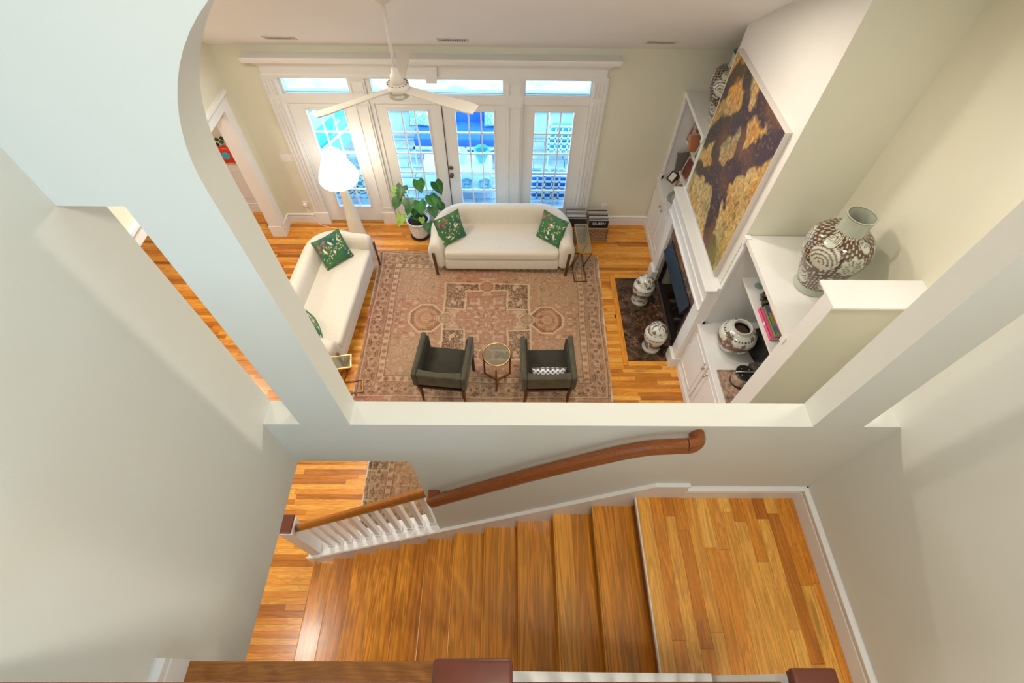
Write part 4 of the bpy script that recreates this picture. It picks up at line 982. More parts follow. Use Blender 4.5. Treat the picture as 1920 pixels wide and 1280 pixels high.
def record(x, y, lean, col, label, grp, parent_text=None):
    o = MB(); th = .006; s = .31
    o.box(-s/2*.95, s/2*.95, -th/2, th/2, 0, s, col); o.box(-s/2*.95+.002, s/2*.95-.002, -th/2+.001, th/2-.001, s, s+.0015, (.75, .72, .66))
    o.xf(Matrix.Translation((x, y, .095)) @ Matrix.Rotation(R_(lean), 4, 'X')); ob = o.build('record_sleeve', BOOKM, attr=True); return tag(ob, label, 'record', grp)
cols = [(.62, .58, .52), (.05, .04, .05), (.6, .56, .5), (.35, .32, .32), (.1, .05, .05), (.68, .64, .58), (.25, .28, .36), (.6, .5, .42)]
LR = ['rear', 'second from rear', 'third from rear', 'middle', 'fifth from rear', 'sixth from rear', 'seventh from rear', 'front']
for k in range(8):
    y = 6.05-.036*k-.02; front = k == 7
    record(1.39, y, -4 if not front else 2, (.012, .012, .014) if front else cols[k], 'black record sleeve with white title at front of right basket' if front else '%s record sleeve standing in the right wicker basket' % LR[k], 'records in the right basket')
    record(1.05, y+.01, -4, cols[(k+3) % 8] if k != 7 else (.02, .02, .02), '%s record sleeve standing in the left wicker basket' % LR[k], 'records in the left basket')
# lettering on the front record
fo = [o for o in COL.objects if o.name.startswith('record_sleeve') and 'white title' in o.get('label', '')][0]
cu = bpy.data.curves.new('title', 'FONT'); cu.body = 'QUEEN'; cu.size = .062; cu.extrude = .0006; cu.align_x = 'CENTER'
to = bpy.data.objects.new('title', cu); COL.objects.link(to); bpy.context.view_layer.update()
dg = bpy.context.evaluated_depsgraph_get(); me = bpy.data.meshes.new_from_object(to.evaluated_get(dg)); bpy.data.objects.remove(to)
tx = bpy.data.objects.new('title_lettering', me); COL.objects.link(tx); tx.parent = fo; me.materials.clear(); me.materials.append(plain('white_ink', (.8, .8, .8), .6))
tx.location = (1.39, 5.778-.0175, .330); tx.rotation_euler = (R_(90), 0, 0)
bpy.context.view_layer.update()
# ------------------------------------------------------------------ painted ceramics
CEL = (.56, .58, .48); BRN = (.085, .035, .016); GRN = (.42, .45, .37)
def smooth_prof(pts_, n):
    """Catmull-Rom through (r,z) control points"""
    P = [pts_[0]]+list(pts_)+[pts_[-1]]; out = []; m_ = len(pts_)-1
    for k in range(n):
        t = k/(n-1)*m_; i = min(int(t), m_-1); f = t-i; a, b, c, e = P[i], P[i+1], P[i+2], P[i+3]
        q = [0.5*(2*b[j]+(c[j]-a[j])*f+(2*a[j]-5*b[j]+4*c[j]-e[j])*f*f+(3*b[j]-a[j]-3*c[j]+e[j])*f**3) for j in (0, 1)]
        out.append((max(q[0], .001), q[1]))
    return out
def painted_lathe(name, ctrl, n_rows, n_seg, colf, parent, loc, a0=0, cap=True):
    pr = smooth_prof(ctrl, n_rows); th = np.tile(np.arange(n_seg)/n_seg*2*math.pi, n_rows); row = np.repeat(np.arange(n_rows), n_seg)
    zz = np.array([p_[1] for p_ in pr])[row]; rr = np.array([p_[0] for p_ in pr])[row]
    c = colf(th, row/(n_rows-1), zz, rr)
    m = MB(); vs = [(loc[0]+r_*math.cos(t+a0), loc[1]+r_*math.sin(t+a0), loc[2]+z) for r_, t, z in zip(rr, th, zz)]
    fs = [(k*n_seg+i, k*n_seg+(i+1) % n_seg, (k+1)*n_seg+(i+1) % n_seg, (k+1)*n_seg+i) for k in range(n_rows-1) for i in range(n_seg)]
    if cap: fs.append(tuple(range(n_seg))[::-1])
    m.add(vs, fs, c); return m.build(name, CERAM, parent, smooth=True, attr=True)
def angd(a, b): return (a-b+math.pi) % (2*math.pi)-math.pi
def big_vase_col(H_, R0, th0, seed):
    def f(th, t, z, r):
        s = z/H_; x = angd(th, th0)*R0; y = z
        c = np.tile(np.array([CEL]), (len(th), 1))
        body = (s > .09) & (s < .80)
        c = mixc(c, BRN, body.astype(float))
        # pale pebbles on brown
        gx = np.floor(th*R0/.034); gy = np.floor(z/.030); jx = ((th*R0/.034) % 1-.5); jy = ((z/.030+.5*(gx % 2)) % 1-.5)
        q = np.hypot(jx, jy); c = mixc(c, CEL, (body & (q < .29)).astype(float)*.9); c = mixc(c, BRN, (body & (q < .13)).astype(float)*.6)
        # line band
        bz = .42*H_+.02*np.sin(th*3); c = mixc(c, BRN, (np.abs(z-bz) < .022).astype(float)); c = mixc(c, CEL, (np.abs(z-bz) < .003).astype(float))
        for (dx, dz, rr_, kind) in ((-.06, .62, .115, 'w'), (.16, .60, .090, 'f'), (-.34, .60, .10, 'w'), (.42, .62, .11, 'w'), (-.15, .24, .085, 'w'), (-.31, .36, .07, 'f'), (.14, .24, .085, 'w'), (.34, .32, .08, 'f'), (-.56, .6, .1, 'f'), (.66, .58, .1, 'f'), (-.50, .25, .08, 'w'), (-.10, .80, .075, 'w'), (.25, .80, .06, 'w')):
            X = x-dx; Y = y-dz*H_; dd = np.hypot(X, Y); an = np.arctan2(Y, X)
            if kind == 'w':
                ins = dd < rr_; c = mixc(c, CEL, ins.astype(float))
                ring = (np.sin(np.hypot(X+.01, Y+rr_*.45)*2*math.pi/(rr_*.26)) > .25) & (dd < rr_*.93) & (Y > -rr_*.45)
                c = mixc(c, BRN, ring.astype(float)*.9); c = mixc(c, BRN, (np.abs(dd-rr_) < .0035).astype(float))
            else:
                edge = rr_*(1+.12*np.cos(7*an)); ins = dd < edge; c = mixc(c, CEL, ins.astype(float)); c = mixc(c, BRN, (np.abs(dd-edge) < .004).astype(float))
                pet = (np.cos(an*13) > .35) & (dd < edge*.72) & (dd > rr_*.14); c = mixc(c, BRN, pet.astype(float)*.9)
        c = mixc(c, BRN, ((s > .80) & (s < .83) & (np.sin(th*60) > 0)).astype(float)); c = mixc(c, GRN, (s >= .825).astype(float)); c = mixc(c, GRN, (s < .085).astype(float)); c = mixc(c, BRN, (np.abs(s-.99) < .006).astype(float)*.5)
        return c
    return f
def big_vase(loc, scale, label, th0, seed):
    t = thing('tall_vase', label, 'vase', loc)
    ctrl = [(.135, 0), (.142, .015), (.135, .05), (.138, .075), (.160, .14), (.205, .26), (.243, .39), (.250, .46), (.235, .53), (.190, .585), (.135, .61), (.108, .625), (.103, .66), (.102, .72), (.107, .765), (.112, .775), (.104, .777), (.095, .765), (.092, .70), (.092, .60), (.09, .5)]
    ctrl = [(a*scale, b*scale) for a, b in ctrl]
    painted_lathe('body', ctrl, 150, 180, big_vase_col(.777*scale, .24*scale, math.pi, seed), t, loc, a0=R_(th0)+math.pi)
    return t
big_vase((2.63, 2.83, 2.251), 1.0, 'tall brown and white wave-patterned vase on the near bookcase top', -128, 1)
big_vase((2.50, 5.50, 2.201), .98, 'tall dark brown patterned vase on far bookcase, behind the painting', -118, 2)
def jar_col(H_, R0, th0, seed):
    def f(th, t, z, r):
        x = angd(th, th0)*R0; s = z/H_; c = np.tile(np.array([(.58, .60, .54)]), (len(th), 1))
        band = np.abs(s-.47-.09*np.sin(x*9+seed)) < .075+.02*np.sin(x*31)
        dots = (np.sin(x*190)*np.sin(z*190) > .1); c = mixc(c, (.13, .06, .03), band.astype(float)*.92); c = mixc(c, (.30, .17, .10), (band & dots).astype(float)*.7)
        nz = vnoise(np.mod(x*17+40, 60), z*19+seed*3, 40+seed); sp = (nz > .74) & (s > .12) & (s < .86) & ~band; c = mixc(c, (.12, .06, .035), sp.astype(float)*.9)
        row = (np.abs(s-.80) < .022) & (np.sin(th*30) > -.1); c = mixc(c, (.08, .04, .025), row.astype(float))
        c = mixc(c, (.10, .05, .03), (np.abs(s-.765) < .006).astype(float)*.5)
        hd = np.hypot((x+.05), (z-H_*.58)) < R0*.28; nz2 = vnoise(np.mod(x*45+30, 60), z*45, 50+seed); c = mixc(c, (.15, .07, .035), (hd & (nz2 > .45)).astype(float)*.85)
        c = mixc(c, GRN, (s < .10).astype(float)*.9)
        return c
    return f
def ginger_jar(loc, label, seed, rz):
    t = thing('ginger_jar', label, 'jar', loc, 0, 'lidded jars on the marble hearth')
    painted_lathe('body', [(.110, 0), (.120, .008), (.120, .03), (.110, .055), (.108, .09), (.118, .15), (.140, .22), (.150, .29), (.142, .345), (.120, .372), (.10, .382)], 70, 110, jar_col(.40, .14, 0, seed), t, loc, a0=R_(rz))
    def lc(th, tt, z, r):
        c = np.tile(np.array([(.58, .60, .54)]), (len(th), 1)); nz = vnoise(np.mod(th*5, 60), z*42+seed*5, 60+seed); c = mixc(c, (.12, .06, .035), (nz > .6).astype(float)*.9); return c
    painted_lathe('lid', [(.124, .372), (.128, .379), (.120, .39), (.116, .415), (.104, .445), (.080, .472), (.05, .488), (.028, .495), (.026, .508), (.001, .515)], 30, 70, lc, t, loc, a0=R_(rz))
    return t
ginger_jar((1.90, 4.52, .007), 'lidded white and brown dragon jar at far side of the hearth', 1, -120)
ginger_jar((1.93, 3.70, .007), 'lidded white and brown dragon jar at near side of the hearth', 4, -110)
jl = (2.50, 3.08, .931)
t = thing('round_jar', 'open round white jar with brown dragon band on near bookcase counter', 'jar', jl)
painted_lathe('body', [(.105, 0), (.12, .01), (.15, .06), (.19, .13), (.205, .20), (.19, .27), (.15, .315), (.112, .335), (.104, .35), (.106, .372), (.100, .376), (.088, .37), (.086, .33), (.13, .28), (.17, .2), (.15, .08), (.06, .03)], 90, 130, jar_col(.376, .19, 0, 7), t, jl, a0=R_(-125))
MB().lathe([(.085, .30), (.02, .29)], jl, 24).build('dark_inside', plain('jar_inside', (.05, .025, .015), .6), t)

# ------------------------------------------------------------------ near bookcase contents
def solid(name, mb, mat, label, cat, group=None, **k): return tag(mb.build(name, mat, **k), label, cat, group)
t = thing('black_case', 'black square box leaning at the back of near bookcase counter', 'box', (2.80, 2.99, .931))
m = MB(); m.box(-.11, .11, -.15, .15, 0, .30); m.xf(Matrix.Rotation(R_(12), 4, 'Z')); m.build('body', BLACK, t, local=True, bevel=.01)
m = MB(); m.box(-.085, .085, -.12, .12, .301, .306); m.xf(Matrix.Rotation(R_(12), 4, 'Z')); m.build('lid_plate', BLACK, t, local=True)
t = thing('ice_bucket', 'marbled cylindrical bucket with black lid and bar handle on the counter', 'bucket', (2.475, 2.625, .941))
BK = plain('birch_pattern', (.40, .27, .20), .35, noise=.55, nscale=22)
MB().lathe([(.085, 0), (.092, .004), (.095, .03), (.095, .155), (.09, .16)], (0, 0, .0), 40).build('body', BK, t, smooth=True, local=True)
MB().lathe([(.094, .155), (.097, .158), (.097, .17), (.086, .176)], (0, 0, 0), 40).build('lid', BLACK, t, local=True)
MB().lathe([(.096, 0), (.100, .002), (.100, .016), (.096, .018)], (0, 0, 0), 40).build('base_band', DKWOOD, t, local=True)
m = MB(); m.tube([(-.10, 0, .14), (-.10, 0, .19), (.10, 0, .19), (.10, 0, .14)], .007, 8); m.build('handle', STEEL, t, local=True, smooth=True)
m = MB(); 
for i in range(4): m.lathe([(.005, .176), (.005, .182), (.001, .184)], (.055*math.cos(i*1.57+.6), .055*math.sin(i*1.57+.6), 0), 8)
m.build('lid_studs', STEEL, t, local=True)
m = MB(); m.box(-.13, .13, -.2, .2, 0, .008); m.box(-.13, .13, -.2, -.192, .008, .02); m.box(-.13, .13, .192, .2, .008, .02); m.box(-.13, -.122, -.2, .2, .008, .02)
m.xf(Matrix.Translation((2.40, 2.56, .931))); o = m.build('patterned_tray', BK); tag(o, 'mottled tan tray under the bucket on near bookcase counter', 'tray')
t = thing('dark_woven_box', 'small dark ribbed box beside the bucket on the counter', 'box', (2.66, 2.70, .931))
MB().box(-.07, .07, -.09, .09, 0, .13).build('body', DKWOOD, t, local=True, bevel=.006)
m = MB()
for i in range(7): m.box(-.06+.018*i, -.052+.018*i, -.085, .085, .131, .137)
m.build('ribs', STEEL, t, local=True)
# shelf z 1.70
def glass_sculpture():
    t = thing('glass_ornament', 'clear glass coiled ornament at far end of near bookcase shelf', 'ornament', (2.56, 3.30, 1.701))
    for (dy, dz, rr_) in ((0, .06, .05), (-.02, .15, .045), (.03, .10, .03)):
        ring = [(0.0+.01*math.sin(3*a), dy+rr_*math.cos(a), dz+rr_*math.sin(a)) for a in [2*math.pi*i/20 for i in range(21)]]
        MB().tube(ring, .010, 8, cap=False).build('glass_ring', CLEAR, t, local=True, smooth=True)
    MB().lathe([(.045, 0), (.045, .008), (.02, .012)], n=20).build('base', CLEAR, t, local=True)
glass_sculpture()
def rock(name, loc, s, seed, label):
    rs = random.Random(seed); t = thing(name, label, 'ornament', loc); nr, ns = 10, 16; vs = []
    for k in range(nr):
        ph = math.pi*k/(nr-1)
        for i in range(ns):
            a = 2*math.pi*i/ns; r_ = 1+.30*math.sin(3*a+seed)*math.sin(2*ph)+rs.uniform(-.13, .13)
            vs.append((s[0]*r_*math.sin(ph)*math.cos(a), s[1]*r_*math.sin(ph)*math.sin(a), max(0, s[2]*(1-math.cos(ph)*r_))))
    MB().add(vs, [(k*ns+i, k*ns+(i+1) % ns, (k+1)*ns+(i+1) % ns, (k+1)*ns+i) for k in range(nr-1) for i in range(ns)]).build('carved_body', plain('bronze_green', (.035, .035, .02), .2, .5, noise=.6, nscale=40) if 'bronze_green' not in MATS else MATS['bronze_green'], t, smooth=False, local=True)
    for q in range(3):
        a = q*2.1+seed; MB().lathe([(.012, 0), (.018, .015), (.012, .03), (.001, .034)], (s[0]*.6*math.cos(a), s[1]*.6*math.sin(a), s[2]*1.2), 10).build('knob', MATS['bronze_green'], t, local=True)
rock('carved_foo_dog', (2.54, 3.07, 1.701), (.06, .075, .09), 2, 'dark glossy carved figure left of the pink book on shelf')
rock('carved_foo_dog', (2.54, 2.50, 1.701), (.06, .065, .09), 5, 'dark glossy carved figure at near end of the shelf')
rock('carved_foo_dog', (2.68, 2.60, 1.701), (.05, .06, .08), 9, 'dark carved figure behind the pink book, by the half wall')
def book(loc, dims, rz, lean, cover, label, group, page=(.78, .74, .66), mark=None):
    """upright or flat book; dims thickness(x) depth(y) height(z)"""
    t = thing('book', label, 'book', loc, R_(rz), group); a, b, h = dims
    M = Matrix.Rotation(R_(lean), 4, 'Y')
    m = MB(); m.box(-a/2, -a/2+.003, -b/2, b/2, 0, h, cover); m.box(a/2-.003, a/2, -b/2, b/2, 0, h, cover); m.box(-a/2, a/2, -b/2, -b/2+.003, 0, h, cover); m.xf(M); m.build('cover', BOOKM, t, local=True, attr=True)
    m = MB(); m.box(-a/2+.003, a/2-.003, -b/2+.003, b/2-.004, .003, h-.003, page); m.xf(M); m.build('pages', BOOKM, t, local=True, attr=True)
    if mark: m = MB(); m.box(-a*.25, a*.25, -b/2-.001, -b/2, h*.4, h*.6, mark); m.xf(M); m.build('spine_print', BOOKM, t, local=True, attr=True)
    return t
def flatbook(x0, x1, y0, y1, z, th, cover, label, group, patt=None):
    t = thing('book', label, 'book', ((x0+x1)/2, (y0+y1)/2, z), 0, group)
    m = MB(); m.box(x0, x1, y0, y1, z, z+.003, cover); m.box(x0, x1, y0, y1, z+th-.003, z+th, cover); m.box(x0, x0+.003, y0, y1, z, z+th, cover); m.build('cover', BOOKM, t, attr=True)
    m = MB(); m.box(x0+.003, x1-.004, y0+.004, y1-.004, z+.003, z+th-.003, (.78, .74, .66)); m.build('pages', BOOKM, t, attr=True)
    if patt:
        m = MB()
        for (a, b, e, f, c_) in patt: m.box(x0+(x1-x0)*a, x0+(x1-x0)*b, y0+(y1-y0)*e, y0+(y1-y0)*f, z+th, z+th+.0012, c_)
        m.build('cover_print', BOOKM, t, attr=True)
        
flatbook(2.46, 2.80, 2.62, 2.99, 1.701, .042, (.80, .10, .25), 'pink book at bottom of the flat stack on near shelf', 'flat books on near bookcase shelf')
t = [o for o in COL.objects if o.name.startswith('book') and 'pink book at bottom' in o.get('label', '')][0]
m = MB(); m.box(2.4585, 2.4595, 2.79, 2.82, 1.708, 1.735, (.9, .75, .8)); m.build('spine_emblem', BOOKM, t, attr=True)
flatbook(2.49, 2.82, 2.63, 2.985, 1.744, .035, (.22, .33, .12), 'green book in middle of the flat stack on near shelf', 'flat books on near bookcase shelf', ((.02, .2, .75, .98, (.06, .12, .45)), (.02, .2, .1, .3, (.08, .2, .5))))
flatbook(2.53, 2.84, 2.66, 2.98, 1.780, .03, (.70, .26, .13), 'orange book on top of the flat stack on near shelf', 'flat books on near bookcase shelf', ((.1, .3, .1, .9, (.78, .36, .2)),))

# ------------------------------------------------------------------ far bookcase contents
def frame_pic(name, loc, w_, h_, tilt, rz, fc, ic, label, cat='picture frame', split=None):
    t = thing(name, label, cat, loc, R_(rz)); M = Matrix.Rotation(R_(tilt), 4, 'X'); b = .018
    m = MB()
    for q in ((-w_/2, w_/2, 0, b), (-w_/2, w_/2, h_-b, h_), (-w_/2, -w_/2+b, b, h_-b), (w_/2-b, w_/2, b, h_-b)): m.box(q[0], q[1], -.008, .008, q[2], q[3], fc)
    m.xf(M); m.build('frame', BOOKM, t, local=True, attr=True)
    U, V = grid(16, 16); c = np.tile(np.array([ic]), (256, 1)); 
    if split: c = mixc(c, split, (vnoise(U*4, V*4, int(w_*1000)) > .5).astype(float))
    m = MB(); m.add([(-w_/2+b+(w_-2*b)*a, -.003, b+(h_-2*b)*v) for a, v in zip(U, V)], gfaces(16, 16), c); m.xf(M); m.build('image', BOOKM, t, local=True, attr=True)
    return t
frame_pic('picture_frame', (2.36, 6.03, .935), .13, .15, -38, -62, (.03, .015, .01), (.80, .78, .68), 'small dark square photo frame on the far bookcase counter')
frame_pic('picture_frame', (2.50, 6.02, .935), .2, .26, -14, -75, (.05, .025, .015), (.50, .46, .38), 'tall thin frame leaning behind the small square frame')
book((2.47, 5.84, .935), (.06, .16, .20), -75, 12, (.38, .13, .04), 'thick brown leather book leaning on far bookcase counter', 'books on far bookcase counter')
book((2.46, 5.74, .935), (.045, .15, .19), -75, 0, (.30, .34, .30), 'grey-green book beside the brown book on far counter', 'books on far bookcase counter', mark=(.6, .2, .05))
t = thing('beaded_plate', 'round beaded grey plate standing on the far bookcase counter', 'plate', (2.38, 5.60, .935), R_(-60)); M = Matrix.Translation((0, 0, .03)) @ Matrix.Rotation(R_(28), 4, 'X')
MB().lathe([(.001, .012), (.085, .012), (.088, .022), (.15, .02), (.15, .0), (.001, 0)], n=40).xf(M).build('disc', plain('grey_plate', (.30, .31, .31), .5, noise=.3), t, local=True)
m = MB()
for i in range(30):
    a = 2*math.pi*i/30; m.lathe([(.001, -.012), (.010, -.006), (.013, 0), (.010, .006), (.001, .012)], (.14*math.cos(a), .14*math.sin(a), .022), 8)
m.xf(M).build('bead_rim', POTW, t, local=True, smooth=True, kind='stuff')
MB().lathe([(.001, .014), (.07, .014), (.075, .022), (.001, .023)], n=32).xf(M).build('centre', plain('tan_centre', (.45, .38, .30), .6), t, local=True)
# middle shelf z 1.16, top shelf z 1.58
book((2.47, 5.98, 1.161), (.03, .22, .26), -78, -14, (.20, .18, .17), 'grey book leaning at left of the middle shelf', 'books on middle far shelf')
frame_pic('art_book', (2.455, 5.80, 1.162), .22, .29, -12, -80, (.5, .46, .4), (.24, .04, .02), 'dark red picture book facing out on the middle shelf', 'book', (.10, .04, .03))
for i, (cc, nm) in enumerate((((.03, .05, .30), 'navy'), ((.06, .10, .45), 'bright blue'), ((.70, .68, .62), 'white'), ((.03, .04, .20), 'dark navy'))):
    book((2.56, 5.62-.036*i, 1.162), (.028, .20, .26), -90, 0, cc, '%s upright book at right end of the middle far shelf' % nm, 'books on middle far shelf')
frame_pic('magazine', (2.455, 5.965, 1.581), .24, .27, -14, -76, (.3, .25, .22), (.48, .40, .36), 'illustrated red and grey magazine leaning on the top far shelf', 'magazine', (.22, .06, .04))
book((2.46, 5.80, 1.582), (.05, .15, .22), -80, -15, (.55, .22, .10), 'tan orange book leaning on the top far shelf', 'books on top far shelf')
frame_pic('picture_frame', (2.45, 5.58, 1.582), .20, .22, -12, -85, (.6, .58, .52), (.30, .30, .24), 'pale framed photograph at right end of the top far shelf', 'picture frame', (.12, .13, .10))

# ------------------------------------------------------------------ dining room glimpse
o = thing('red_ornament', 'red figure ornament with round blue disc on the dining room ledge', 'ornament', (-4.14, 6.30, .99))
RED = plain('red_lacquer', (.72, .06, .015), .35, noise=.15)
MB().box(-4.29, -3.99, 6.28, 6.37, .991, 1.02).build('foot', RED, o, bevel=.004)
MB().lathe([(.09, 1.02), (.13, 1.06), (.14, 1.14), (.10, 1.22), (.07, 1.25)], (-4.14, 6.31, 0), 24, sy=.35).build('body', RED, o, smooth=True)
m = MB().lathe([(.055, 0), (.055, .01), (.035, .014), (.001, .014)], n=24).xf(Matrix.Translation((-4.13, 6.268, 1.13)) @ Matrix.Rotation(R_(90), 4, 'X')); m.build('blue_disc', plain('sky_blue', (.05, .45, .72), .4), o)
for i, (x, z, cc) in enumerate(((-4.20, 1.28, 0), (-4.12, 1.32, 1), (-4.05, 1.27, 2), (-4.09, 1.38, 0), (-4.17, 1.36, 1))):
    MB().lathe([(.001, -.03), (.03, -.01), (.034, .01), (.001, .035)], (x, 6.31, z), 12, sy=.5).build('flower_head', [DKWOOD, LEAFC[1], POTW][cc], o, smooth=True)
m = MB().box(-3.89, -3.85, 6.30, 6.36, .991, 1.16); m.box(-3.93, -3.81, 6.30, 6.36, 1.10, 1.12); tag(m.build('coral_card', plain('coral', (.8, .35, .25), .5)), 'pale coral cross-shaped card beside the red ornament', 'ornament')

# ------------------------------------------------------------------ patio and garden
G = -.10
PAV = plain('bluestone', (.52, .54, .60), .7, noise=.2, nscale=5)
patio = st('patio_ground', MB().box(-7, 6, D+.16, 8.75, G-.1, G-.02), plain('patio_joint', (.3, .33, .36), .9))
random.seed(3)
pm = MB(); y = D+.17; cnt = 0
me_cache = {}
while y < 8.7:
    x = -4.2+random.uniform(0, .3)
    while x < 2.4:
        w_ = .58; y1 = min(y+.28, 8.7)
        if cnt < 240:
            key = round(y1-y, 3)
            if key not in me_cache: o = MB().box(0, w_-.012, 0, y1-y-.012, G-.02, G).build('paving_stone', PAV, patio); me_cache[key] = o.data
            else: o = bpy.data.objects.new('paving_stone', me_cache[key]); COL.objects.link(o); o.parent = patio
            o.location = (x, y, 0); cnt += 1
        x += w_
    y += .29
STONE = plain('garden_wall_paint', (.66, .74, .78), .8, noise=.06)
st('trim_garden_wall', MB().box(-7, 6, 8.78, 9.0, G-.1, .42), STONE); st('trim_garden_wall_cap', MB().box(-7, 6, 8.73, 9.05, .42, .47), STONE, bevel=.01)
U, V = grid(40, 30); gz = .40+V*1.5+.12*vnoise(U*9, V*9, 77)
m = MB(); m.add([(-12+24*a, 9.05+9*b, c_) for a, b, c_ in zip(U, V, gz)], gfaces(40, 30)); lawn = m.build('lawn_bank', plain('dry_lawn', (.55, .62, .50), .95, noise=.45, nscale=2.2, bump=.8, bscale=30), smooth=True); lawn['kind'] = 'structure'
BLUE = plain('blue_cushion', (.02, .16, .62), .8, noise=.08); TEAL = plain('aqua_cushion', (.05, .5, .62), .8, noise=.08); WM = plain('white_metal', (.85, .9, .92), .4)
def rbox(t, nm, a, mat, bv=.03): MB().box(*a).build(nm, mat, t, bevel=bv, seg=3)
sf = thing('patio_sofa', 'white framed patio sofa with bright blue cushions outside middle doors', 'patio sofa', (-.8, 8.2, G))
X0, X1 = -1.72, .12
for i in range(3):
    a = X0+.02+(X1-X0-.04)/3*i; b = a+(X1-X0-.04)/3-.01
    rbox(sf, 'seat_cushion', (a, b, 7.86, 8.42, .27, .42), BLUE); rbox(sf, 'back_cushion', (a, b, 8.40, 8.58, .40, .80), BLUE)
m = MB(); m.box(X0, X1, 7.84, 7.87, .22, .26); m.box(X0, X1, 8.58, 8.62, .22, .26)
for x in (X0, X1-.03, (X0+X1)/2): m.box(x, x+.03, 7.84, 8.62, .22, .26)
m.build('frame', WM, sf)
for x in (X0, -.9, X1-.03):
    for y in (7.84, 8.59): MB().box(x, x+.03, y, y+.03, G, .22).build('leg', WM, sf)
for x in (-.9, -.85): MB().bar((x, 7.855, G+.02), (x+(.55 if x > -.88 else -.55), 7.855, .22), .015, .015).build('brace', WM, sf)
for (x, lb) in ((-1.62, 'aqua fringed cushion at left end of the patio sofa'), (-.28, 'aqua fringed cushion at right end of the patio sofa')):
    cushion('cushion', (x, 8.30, .60), 0, R_(60), .36, lb, int(abs(x)*10), mat=CLOTH, style='aqua', group='patio sofa cushions')
ct = thing('patio_coffee_table', 'long white patio coffee table with lower shelf', 'coffee table', (-.85, 7.1, G))
MB().box(-1.45, -.29, 6.88, 7.40, .38, .42).build('table_top', WM, ct, bevel=.006); MB().box(-1.45, -.29, 6.80, 7.36, .10, .14).build('lower_shelf', WM, ct, bevel=.006)
for x in (-1.45, -.33):
    for y in (6.88, 7.36): MB().box(x, x+.04, y, y+.04, G, .38).build('leg', WM, ct)
TQ = plain('turquoise_glaze', (.04, .48, .50), .2, coat=.5)
v = thing('turquoise_vase', 'turquoise tulip-shaped vase on the patio coffee table', 'vase', (-.46, 7.20, .42)); MB().lathe([(.05, .42), (.06, .44), (.09, .50), (.12, .58), (.13, .66), (.115, .68), (.11, .60), (.05, .48)], (-.46, 7.20, 0), 24, cap=False).build('body', TQ, v, smooth=True)
v = thing('white_vase', 'white ribbed vase on the patio coffee table beside turquoise one', 'vase', (-.80, 7.18, .42)); MB().lathe([(.04, .42), (.06, .46), (.09, .54), (.11, .62), (.10, .65), (.06, .5)], (-.80, 7.18, 0), 12, cap=False).build('body', POTW, v)
for x, lb in ((-.40, 'blue patterned bowl on table shelf, right one'), (-.72, 'blue patterned bowl on table shelf, left one')):
    v = thing('patterned_bowl', lb, 'bowl', (x, 6.92, .14)); MB().lathe([(.04, .141), (.09, .16), (.12, .22), (.115, .225), (.05, .16)], (x, 6.90, 0), 20, cap=False).build('body', plain('bowl_glaze', (.25, .5, .62), .25, noise=.6, nscale=30) if 'bowl_glaze' not in MATS else MATS['bowl_glaze'], v, smooth=True)
def lattice_chair(x0, x1, yp, y1, z0, z1, label, cush, seatz=.38):
    t = thing('lattice_chair', label, 'patio chair', ((x0+x1)/2, yp, G), 0, 'white lattice patio chairs')
    def panel(fixed, a, b, axis, nm):
        m = MB(); n = max(3, round((b-a)/.115)); 
        def bx(u0, u1, w0, w1): m.box(u0, u1, fixed-.012, fixed+.012, w0, w1) if axis == 0 else m.box(fixed-.012, fixed+.012, u0, u1, w0, w1)
        for i in range(n+1): q = a+(b-a)*i/n; bx(q-.013, q+.013, z0, z1)
        k = max(2, round((z1-z0)/.115))
        for j in range(k+1): z = z0+(z1-z0)*j/k; bx(a-.013, b+.013, z-.013, z+.013)
        m.build(nm, WM, t)
    panel(yp, x0, x1, 0, 'lattice_back'); panel(x0, yp, y1, 1, 'lattice_arm'); panel(x1, yp, y1, 1, 'lattice_arm')
    rbox(t, 'seat_cushion', (x0+.03, x1-.03, yp+.03, y1, seatz-.10, seatz+.02), cush); rbox(t, 'back_cushion', (x0+.04, x1-.04, yp+.03, yp+.14, seatz+.03, z1), cush)
    for x in (x0, x1):
        for y in (yp, y1): MB().box(x-.014, x+.014, y-.014, y+.014, G, z0).build('leg', WM, t)
lattice_chair(.33, 1.02, 6.42, 7.05, .20, .72, 'white lattice chair with blue cushion nearest the right door', BLUE)
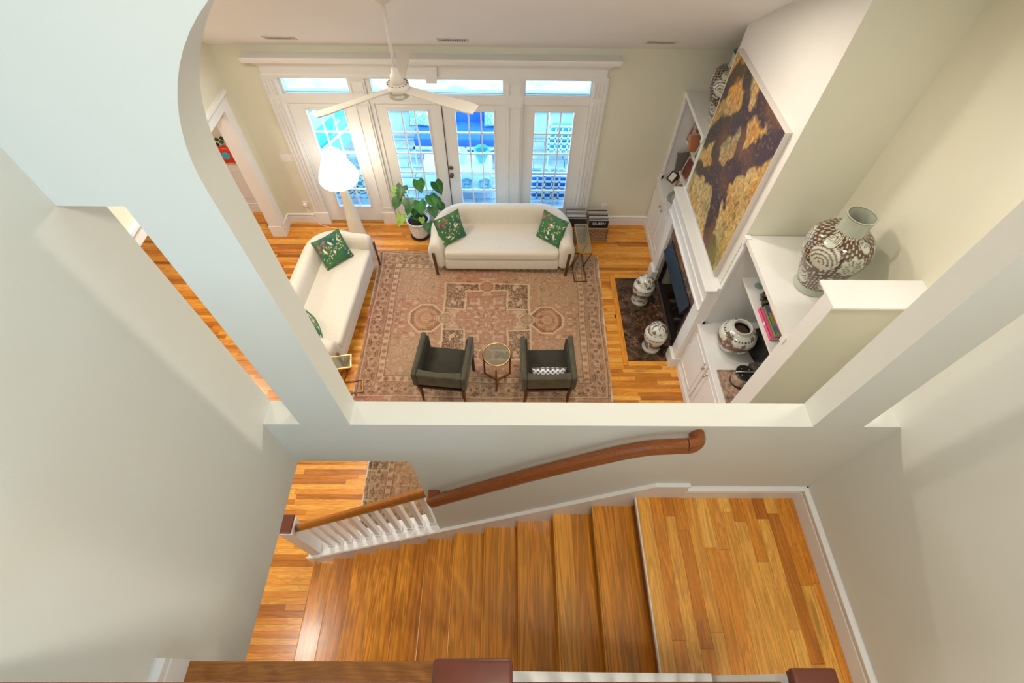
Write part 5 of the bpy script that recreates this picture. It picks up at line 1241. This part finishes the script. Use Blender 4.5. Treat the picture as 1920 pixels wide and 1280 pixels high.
lattice_chair(.70, 1.35, 7.78, 8.40, .18, .72, 'white lattice chair with aqua cushion farther back on patio', TEAL)
lattice_chair(-2.95, -2.20, 6.45, 7.0, .25, .70, 'white lattice chair outside the leftmost door', TEAL)
bn = thing('patio_lounger', 'aqua cushioned white rail lounger beyond the leftmost door', 'lounger', (-3.2, 7.9, G), R_(-24))
rb = lambda nm, a, mat, bv=.02: MB().box(*a).build(nm, mat, bn, local=True, bevel=bv)
rb('seat_cushion', (-.35, .35, -.9, .9, .42, .52), TEAL); rb('back_cushion', (.22, .36, -.9, .9, .52, .9), TEAL)
for y in (-.9, -.3, .3, .9):
    MB().bar((-.4, y, .10), (.4, y+.25, .95), .03, .03).build('rail', WM, bn, local=True)
for x in (-.42, .42): MB().bar((x, -.95, .75), (x, .95, .75), .03, .03).build('rail', WM, bn, local=True)
for x in (-.38, .38):
    for y in (-.9, .9): MB().box(x-.015, x+.015, y-.015, y+.015, 0, .52).build('leg', WM, bn, local=True)
dm_ = thing('garden_stool', 'white drum garden stool on the patio beside the lounger', 'stool', (-2.45, 7.75, G)); MB().lathe([(.20, G), (.26, G+.1), (.28, G+.25), (.26, G+.42), (.20, G+.52), (.02, G+.54)], (-2.45, 7.75, 0), 28).build('body', WM, dm_, smooth=True)
dm2 = thing('garden_urn', 'white rounded urn standing on patio behind the far lattice chair', 'urn', (1.66, 8.55, G)); MB().lathe([(.12, G), (.2, G+.2), (.26, G+.5), (.2, G+.75), (.12, G+.85), (.14, G+.9)], (1.66, 8.55, 0), 28).build('body', WM, dm2, smooth=True)
for x, lb in ((.60, 'left yellow shell ornament on the blue patio seat'), (.86, 'right yellow shell ornament on the blue patio seat')):
    sh = thing('shell_ornament', lb, 'ornament', (x, 6.80, .401)); MB().lathe([(.05, .401), (.09, .44), (.10, .50), (.07, .57), (.01, .60)], (x, 6.80, 0), 16, sy=.5).build('body', plain('shell', (.72, .62, .30), .5, noise=.2) if 'shell' not in MATS else MATS['shell'], sh, smooth=True)
bpy.context.view_layer.update()
